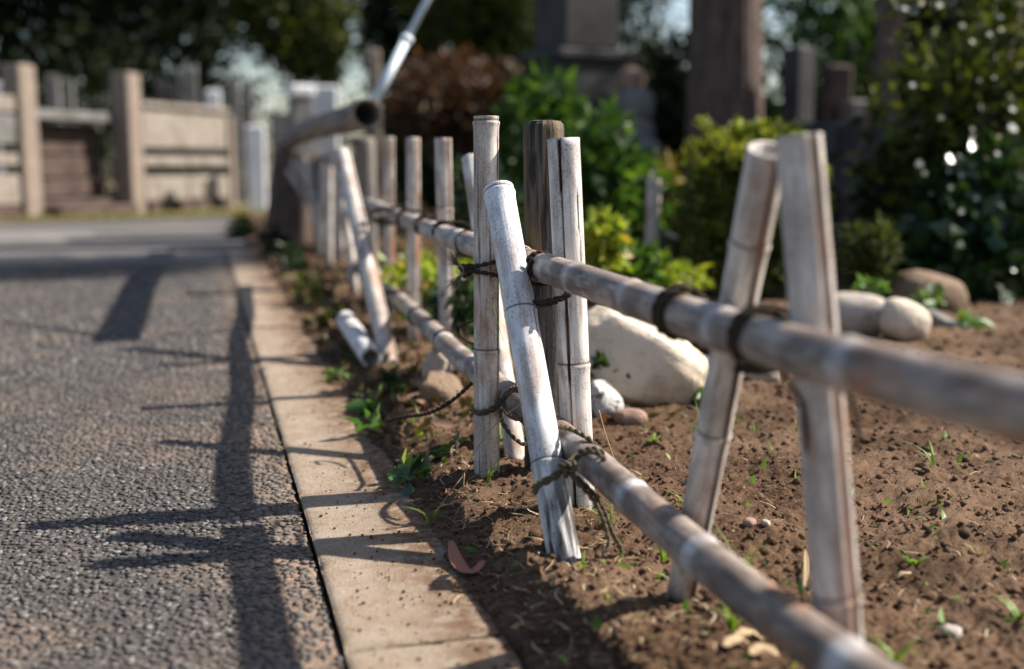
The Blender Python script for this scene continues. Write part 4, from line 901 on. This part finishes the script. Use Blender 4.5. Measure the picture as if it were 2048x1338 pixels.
blk(0, 'backing_slab', along(p2, .14 + W2 / 2, -.05), W2 / 2, .06, .0, 1.05, DARKSTONE, encl)
blk(0, 'coping', along(p2, .14 + W2 / 2, .0), W2 / 2 + .02, .125, 1.125, 1.19, GRANITE2, encl)
blk(0, 'end_post', along(p2, .2 + W2, .0), .055, .11, -.02, 1.10, GRANITE, encl)
for (z0, z1, m_) in ((-.03, .12, BROWNSTONE), (.13, .42, GRANITE2), (.50, .62, GRANITE2), (.70, .98, GREYSTONE), (1.0, 1.16, GRANITE2)): blk(0, 'stone_block', along(p1, -.9, 0), .75, .09, z0, z1, m_, encl)
# recess between the pillars
gl = np.linalg.norm(p2 - p1); 
for (a0, a1, z0, z1, b_, m_) in ((.1, gl - .1, .95, 1.05, -.02, GREYSTONE), (.1, gl - .1, -.02, .16, -.02, BROWNSTONE), (.1, gl - .1, -.02, .10, .22, BROWNSTONE), (.1, gl - .1, .18, .36, -.20, BROWNSTONE), (.1, gl - .1, .38, .60, -.22, BROWNSTONE), (.1, gl - .1, .62, .93, -.24, BROWNSTONE)):
    c_ = along(p1, (a0 + a1) / 2, b_); blk(0, 'step' if z1 < .2 else 'stone_block', c_, (a1 - a0) / 2, .11, z0, z1, m_, encl)
verge = [(-6.0, 9.25), (-3.5, 11.35), (-1.4, 13.1), (1, 14.4), (-1, 40), (-30, 40), (-30, 6)]
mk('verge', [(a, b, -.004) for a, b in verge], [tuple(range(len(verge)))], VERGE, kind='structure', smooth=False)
# grass along the verge
n = 2600; t_ = rng.random(n); k_ = rng.random(n) ** 1.5 * .8; bxs = np.interp(t_, [0, .35, .7, 1], [-6.0, -3.5, -1.4, 1]); bys = np.interp(t_, [0, .35, .7, 1], [9.25, 11.35, 13.1, 14.4])
P = np.stack([bxs - .55 * k_ * .5, bys + k_ * .8, np.full(n, -.004)], 1); V, F = leaves_geo(P, np.tile([0, 0, 1.], (n, 1)), .055, .2, jit=.5)
mk('verge_grass', V, F, leaf_mat('verge_grass', [(0, (.10, .12, .02)), (.5, (.20, .20, .04)), (1, (.30, .25, .08))], .6, .3), smooth=False, label='yellow green grass strip along the far road edge', cat='grass', kind='stuff')
def grave(name, u, vt, Y, hw, hd, mat, lab, cat='gravestone', cap=None, base=.0, rot=.3, top=None, ped=None):
    c = px(u, vt, Y); o = empty(name, (c[0], c[1], 0), lab, cat); zt = c[2]
    z0 = -.05
    if ped:
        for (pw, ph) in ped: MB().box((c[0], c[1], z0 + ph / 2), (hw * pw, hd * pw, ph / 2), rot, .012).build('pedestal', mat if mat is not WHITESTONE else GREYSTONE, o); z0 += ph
    MB().box((c[0], c[1], (z0 + zt) / 2), (hw, hd, (zt - z0) / 2), rot, .02).build('shaft', mat, o)
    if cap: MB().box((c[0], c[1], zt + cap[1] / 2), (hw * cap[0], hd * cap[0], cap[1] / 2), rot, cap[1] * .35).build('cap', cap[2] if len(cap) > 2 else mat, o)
    return o
grave('stone_post', 510, 250, 12.6, .10, .09, WHITESTONE, 'short white stone post standing on grass beside the road', 'stone post')
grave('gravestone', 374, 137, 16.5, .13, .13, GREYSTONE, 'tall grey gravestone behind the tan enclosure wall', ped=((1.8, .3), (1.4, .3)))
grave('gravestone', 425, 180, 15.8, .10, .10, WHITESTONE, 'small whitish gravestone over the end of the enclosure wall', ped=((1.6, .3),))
grave('stone_post', 466, 158, 15.2, .075, .075, GREYSTONE, 'slim grey stone post, left one of a pair', 'stone post')
grave('stone_post', 494, 160, 15.6, .07, .07, GREYSTONE, 'slim grey stone post, right one of a pair', 'stone post')
grave('gravestone', 330, 165, 17.5, .15, .13, DARKSTONE, 'dark gravestone in the shade behind the right pillar', ped=((1.6, .3),))
grave('gravestone', 104, 150, 16.0, .09, .09, GREYSTONE, 'grey grave post seen over the recess between pillars', 'stone post')
grave('gravestone', 135, 160, 17.0, .08, .08, GREYSTONE, 'second grey grave post between the pillars', 'stone post')
grave('gravestone', 4, 165, 14.0, .10, .10, WHITESTONE, 'pale gravestone cut by the left frame edge')
grave('stone_lantern', 600, 195, 13.2, .12, .12, GREYSTONE, 'stone lantern with a white stone cap above the log', 'lantern', cap=(1.2, .14, WHITESTONE), rot=.5, ped=((1.4, .3),))  # cap in white stone, body in grey
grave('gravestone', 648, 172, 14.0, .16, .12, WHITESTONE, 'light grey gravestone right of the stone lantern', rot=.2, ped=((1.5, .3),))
grave('gravestone', 565, 225, 16.0, .16, .13, GREYSTONE, 'broad grey gravestone left of the stone lantern', ped=((1.4, .3),))
grave('stone_post', 748, 98, 11.5, .055, .05, GRANITE, 'narrow tan stone post peeping beside the steel pole', 'stone post')
# monument
mc = px(1150, 230, 8.9); mo = empty('stone_monument', (mc[0], mc[1], 0), 'tall dark stone monument on a stepped pedestal behind the green shrub', 'monument'); mr = R(28)
for nm, hw, z0, z1, m_ in (('base_step', .46, -.05, .30, MONSTONE), ('base_step', .37, .31, .62, MONSTONE), ('pedestal', .30, .63, 1.28, MONSTONE), ('ledge', .33, 1.285, 1.36, MONSTONE), ('shaft', .235, 1.365, 3.1, MONSTONE)):
    MB().box((mc[0], mc[1], (z0 + z1) / 2), (hw, hw, (z1 - z0) / 2), mr, .02).build(nm, m_, mo)
for i, (u, v, Y, e, lab) in enumerate(((1262, 160, 8.6, (.10, .12, .10), 'pinkish rough stone perched beside the monument, upper one'), (1270, 215, 8.5, (.14, .14, .14), 'grey pink stone below the upper perched stone'), (1255, 270, 8.5, (.2, .16, .16), 'large grey stone piled beside the monument base'), (1250, 320, 8.4, (.26, .2, .2), 'lowest broad stone of the pile by the monument'))):
    rock('rock', px(u, v, Y), e, REDROCK if i == 0 else GREYSTONE, lab, sd_=70 + i, rough=.2)
rock('rock', px(1245, 380, 8.3) * np.array([1, 1, 0]) + np.array([0, 0, .1]), (.36, .25, .16), GREYSTONE, 'buried stone carrying the stone pile by the monument', sd_=77)
grave('gravestone', 1600, 95, 8.2, .095, .08, DARKSTONE, 'narrow dark gravestone right of the big tree trunk', rot=.55, ped=((2.6, .35), (1.7, .3)))
grave('gravestone', 1675, 130, 9.0, .10, .08, BROWNSTONE, 'small brown gravestone in the shade right of the dark one', rot=.2, ped=((1.5, .3),))
grave('gravestone', 1710, 200, 8.8, .085, .08, GREYSTONE, 'low grey gravestone near the dark slanting stick', rot=.3, ped=((1.5, .3),))
# dark stone wall behind the bushes
wl_ = empty('stone_wall', (*px(1750, 300, 6.3)[:2], 0), 'low wall of dark grey stones behind the flowering bush', 'stone wall'); 
a0 = px(1525, 250, 6.9); a1 = px(2230, 250, 5.7); dv = (a1 - a0)[:2]; Lw = np.linalg.norm(dv); dv /= Lw; ra = math.atan2(dv[1], dv[0])
zz = -.04
for r_ in range(4):
    hgt = .2; q = -.2 * (r_ % 2) * .8
    while q < Lw:
        l = random.uniform(.22, .42); c_ = a0[:2] + dv * (q + l / 2); MB().box((c_[0] + random.uniform(-.01, .01), c_[1] + random.uniform(-.012, .012), zz + hgt / 2), (l / 2 - .006, .10, hgt / 2 - .006), ra, .018).build('wall_stone', DARKSTONE if random.random() < .75 else BROWNSTONE, wl_); q += l
    zz += hgt
MB().box(tuple(px(1755, 388, 5.4)), (.16, .05, .022), .1, .006).build('wooden_plank', GREYWOODP := BARKPLAIN, label='short brown plank lying in the shade above the pale stones', cat='plank')
stem('leaning_stick', [px(1762, 135, 5.5), px(1742, 205, 5.5), px(1722, 280, 5.5), px(1700, 370, 5.5)], .016, 'slanting brown stick leaning against the dark wall', BARKPLAIN)

# ------------------------------------------------------------------ trees
def tree(name, x, y, tr, H, crown, n, L, mat, lab, seed=0, k=22, lean=(0, 0), shell=.2, cl=.42, W=.5, limbs=7, seg=40):
    o = empty(name, (x, y, 0), lab, 'tree'); b = np.array([x, y, -.08]); t = np.array([x + lean[0], y + lean[1], H])
    log('trunk', [b, (b + t) / 2 + rng.normal(size=3) * np.array([.05, .05, 0]), t], tr, tr * .6, BARK, o, rough=.12, cracks=8, flare=.35, cham=0, seg=seg, step=.08)
    P, Nr = clumpy(n, crown[0], crown[1], k, shell, seed, cl); V, F = leaves_geo(P, Nr, L, W, droop=.3); mk('crown', V, F, mat, o, smooth=False)
    mb = MB(); r = np.random.default_rng(seed + 1)
    for i in range(limbs):
        e = P[r.integers(len(P))]; s0_ = b + (t - b) * r.uniform(.55, .98); md = (s0_ + e) / 2 + np.array([0, 0, .12 * np.linalg.norm(e - s0_)]); mb.tube(crom([s0_, md, e], .15), np.linspace(tr * .35, tr * .06, len(crom([s0_, md, e], .15))).tolist(), 7)
    mb.build('limbs', BARKPLAIN, o, smooth=True); return o
tx_, ty_ = px(1448, 230, 8.4)[:2]
tree('tree', tx_, ty_, .275, 6.6, ((tx_ + 1.0, ty_ + .3, 8.2), (2.2, 2.0, 1.6)), 6000, .16, L_OLIVE, 'big straight tree trunk with sunlit brown side right of the monument', seed=100, seg=90)
x_, y_ = px(1768, 150, 7.2)[:2]
tree('tree', x_, y_, .085, 4.2, ((x_ + .6, y_ + .2, 4.6), (1.3, 1.2, 1.0)), 3000, .12, L_DARK, 'thin dark tree trunk behind the flowering bush', seed=101, lean=(.1, 0))
# unseen trees added on the right so their crowns shade the garden
tree('tree', 7.4, 7.4, .2, 3.2, ((7.2, 7.4, 4.3), (2.4, 1.9, 1.5)), 9000, .14, L_DARK, 'leafy tree added beyond the right frame edge to shade the wall', seed=102)
tree('tree', 6.9, 12.0, .2, 5.2, ((6.8, 11.9, 6.2), (2.1, 1.8, 1.4)), 7000, .16, L_DARK, 'unseen leafy tree added far right to shade the monument and rust shrub', seed=103)
# trees behind, left to right
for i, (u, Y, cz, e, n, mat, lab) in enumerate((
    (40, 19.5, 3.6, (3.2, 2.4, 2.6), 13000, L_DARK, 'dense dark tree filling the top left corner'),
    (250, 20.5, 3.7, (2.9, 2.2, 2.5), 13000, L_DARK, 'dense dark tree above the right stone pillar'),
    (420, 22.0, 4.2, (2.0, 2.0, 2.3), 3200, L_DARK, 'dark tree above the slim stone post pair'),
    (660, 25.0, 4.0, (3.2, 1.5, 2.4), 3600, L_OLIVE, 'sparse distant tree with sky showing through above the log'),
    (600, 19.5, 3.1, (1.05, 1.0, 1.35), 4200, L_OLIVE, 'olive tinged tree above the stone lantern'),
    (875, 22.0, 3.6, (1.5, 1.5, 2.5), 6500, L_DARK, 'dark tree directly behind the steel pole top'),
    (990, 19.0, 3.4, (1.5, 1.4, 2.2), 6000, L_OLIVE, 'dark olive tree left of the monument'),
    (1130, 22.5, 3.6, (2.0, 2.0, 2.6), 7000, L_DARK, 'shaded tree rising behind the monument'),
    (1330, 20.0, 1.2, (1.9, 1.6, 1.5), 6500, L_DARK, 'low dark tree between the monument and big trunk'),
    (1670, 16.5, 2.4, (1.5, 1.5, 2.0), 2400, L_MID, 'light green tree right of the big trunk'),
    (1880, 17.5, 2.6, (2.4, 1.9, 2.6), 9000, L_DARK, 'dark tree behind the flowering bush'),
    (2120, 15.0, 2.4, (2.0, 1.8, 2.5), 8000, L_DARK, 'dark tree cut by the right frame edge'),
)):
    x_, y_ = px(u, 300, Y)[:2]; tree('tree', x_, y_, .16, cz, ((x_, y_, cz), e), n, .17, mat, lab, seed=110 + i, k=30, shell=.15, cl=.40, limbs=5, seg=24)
# undergrowth far back
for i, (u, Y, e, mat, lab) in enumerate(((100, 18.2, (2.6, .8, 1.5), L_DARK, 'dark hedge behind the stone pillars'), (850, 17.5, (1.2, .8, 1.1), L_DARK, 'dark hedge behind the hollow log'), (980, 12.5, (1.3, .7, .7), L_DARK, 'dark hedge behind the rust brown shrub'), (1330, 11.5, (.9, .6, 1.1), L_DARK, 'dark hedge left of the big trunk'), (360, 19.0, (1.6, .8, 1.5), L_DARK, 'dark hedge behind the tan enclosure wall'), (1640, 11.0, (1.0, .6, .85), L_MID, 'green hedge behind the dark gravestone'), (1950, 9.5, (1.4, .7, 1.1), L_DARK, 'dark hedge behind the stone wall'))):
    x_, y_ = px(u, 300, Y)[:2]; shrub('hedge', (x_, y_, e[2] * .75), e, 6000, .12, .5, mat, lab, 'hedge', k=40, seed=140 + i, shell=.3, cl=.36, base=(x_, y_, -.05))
# mossy open grass between soil and monument
n = 2600; u_ = rng.uniform(-.9, 3.0, n); v_ = rng.uniform(4.2, 8.5, n); P = np.stack([u_, v_, soil_z(u_, v_, False)], 1); keep = u_ > -.18 * v_ + .25; V, F = leaves_geo(P[keep], np.tile([0, 0, .7], (keep.sum(), 1)), .06, .3, jit=.6)
mk('ground_cover', V, F, L_OLIVE, smooth=False, label='patchy low ground cover in front of the monument', cat='ground cover', kind='stuff')
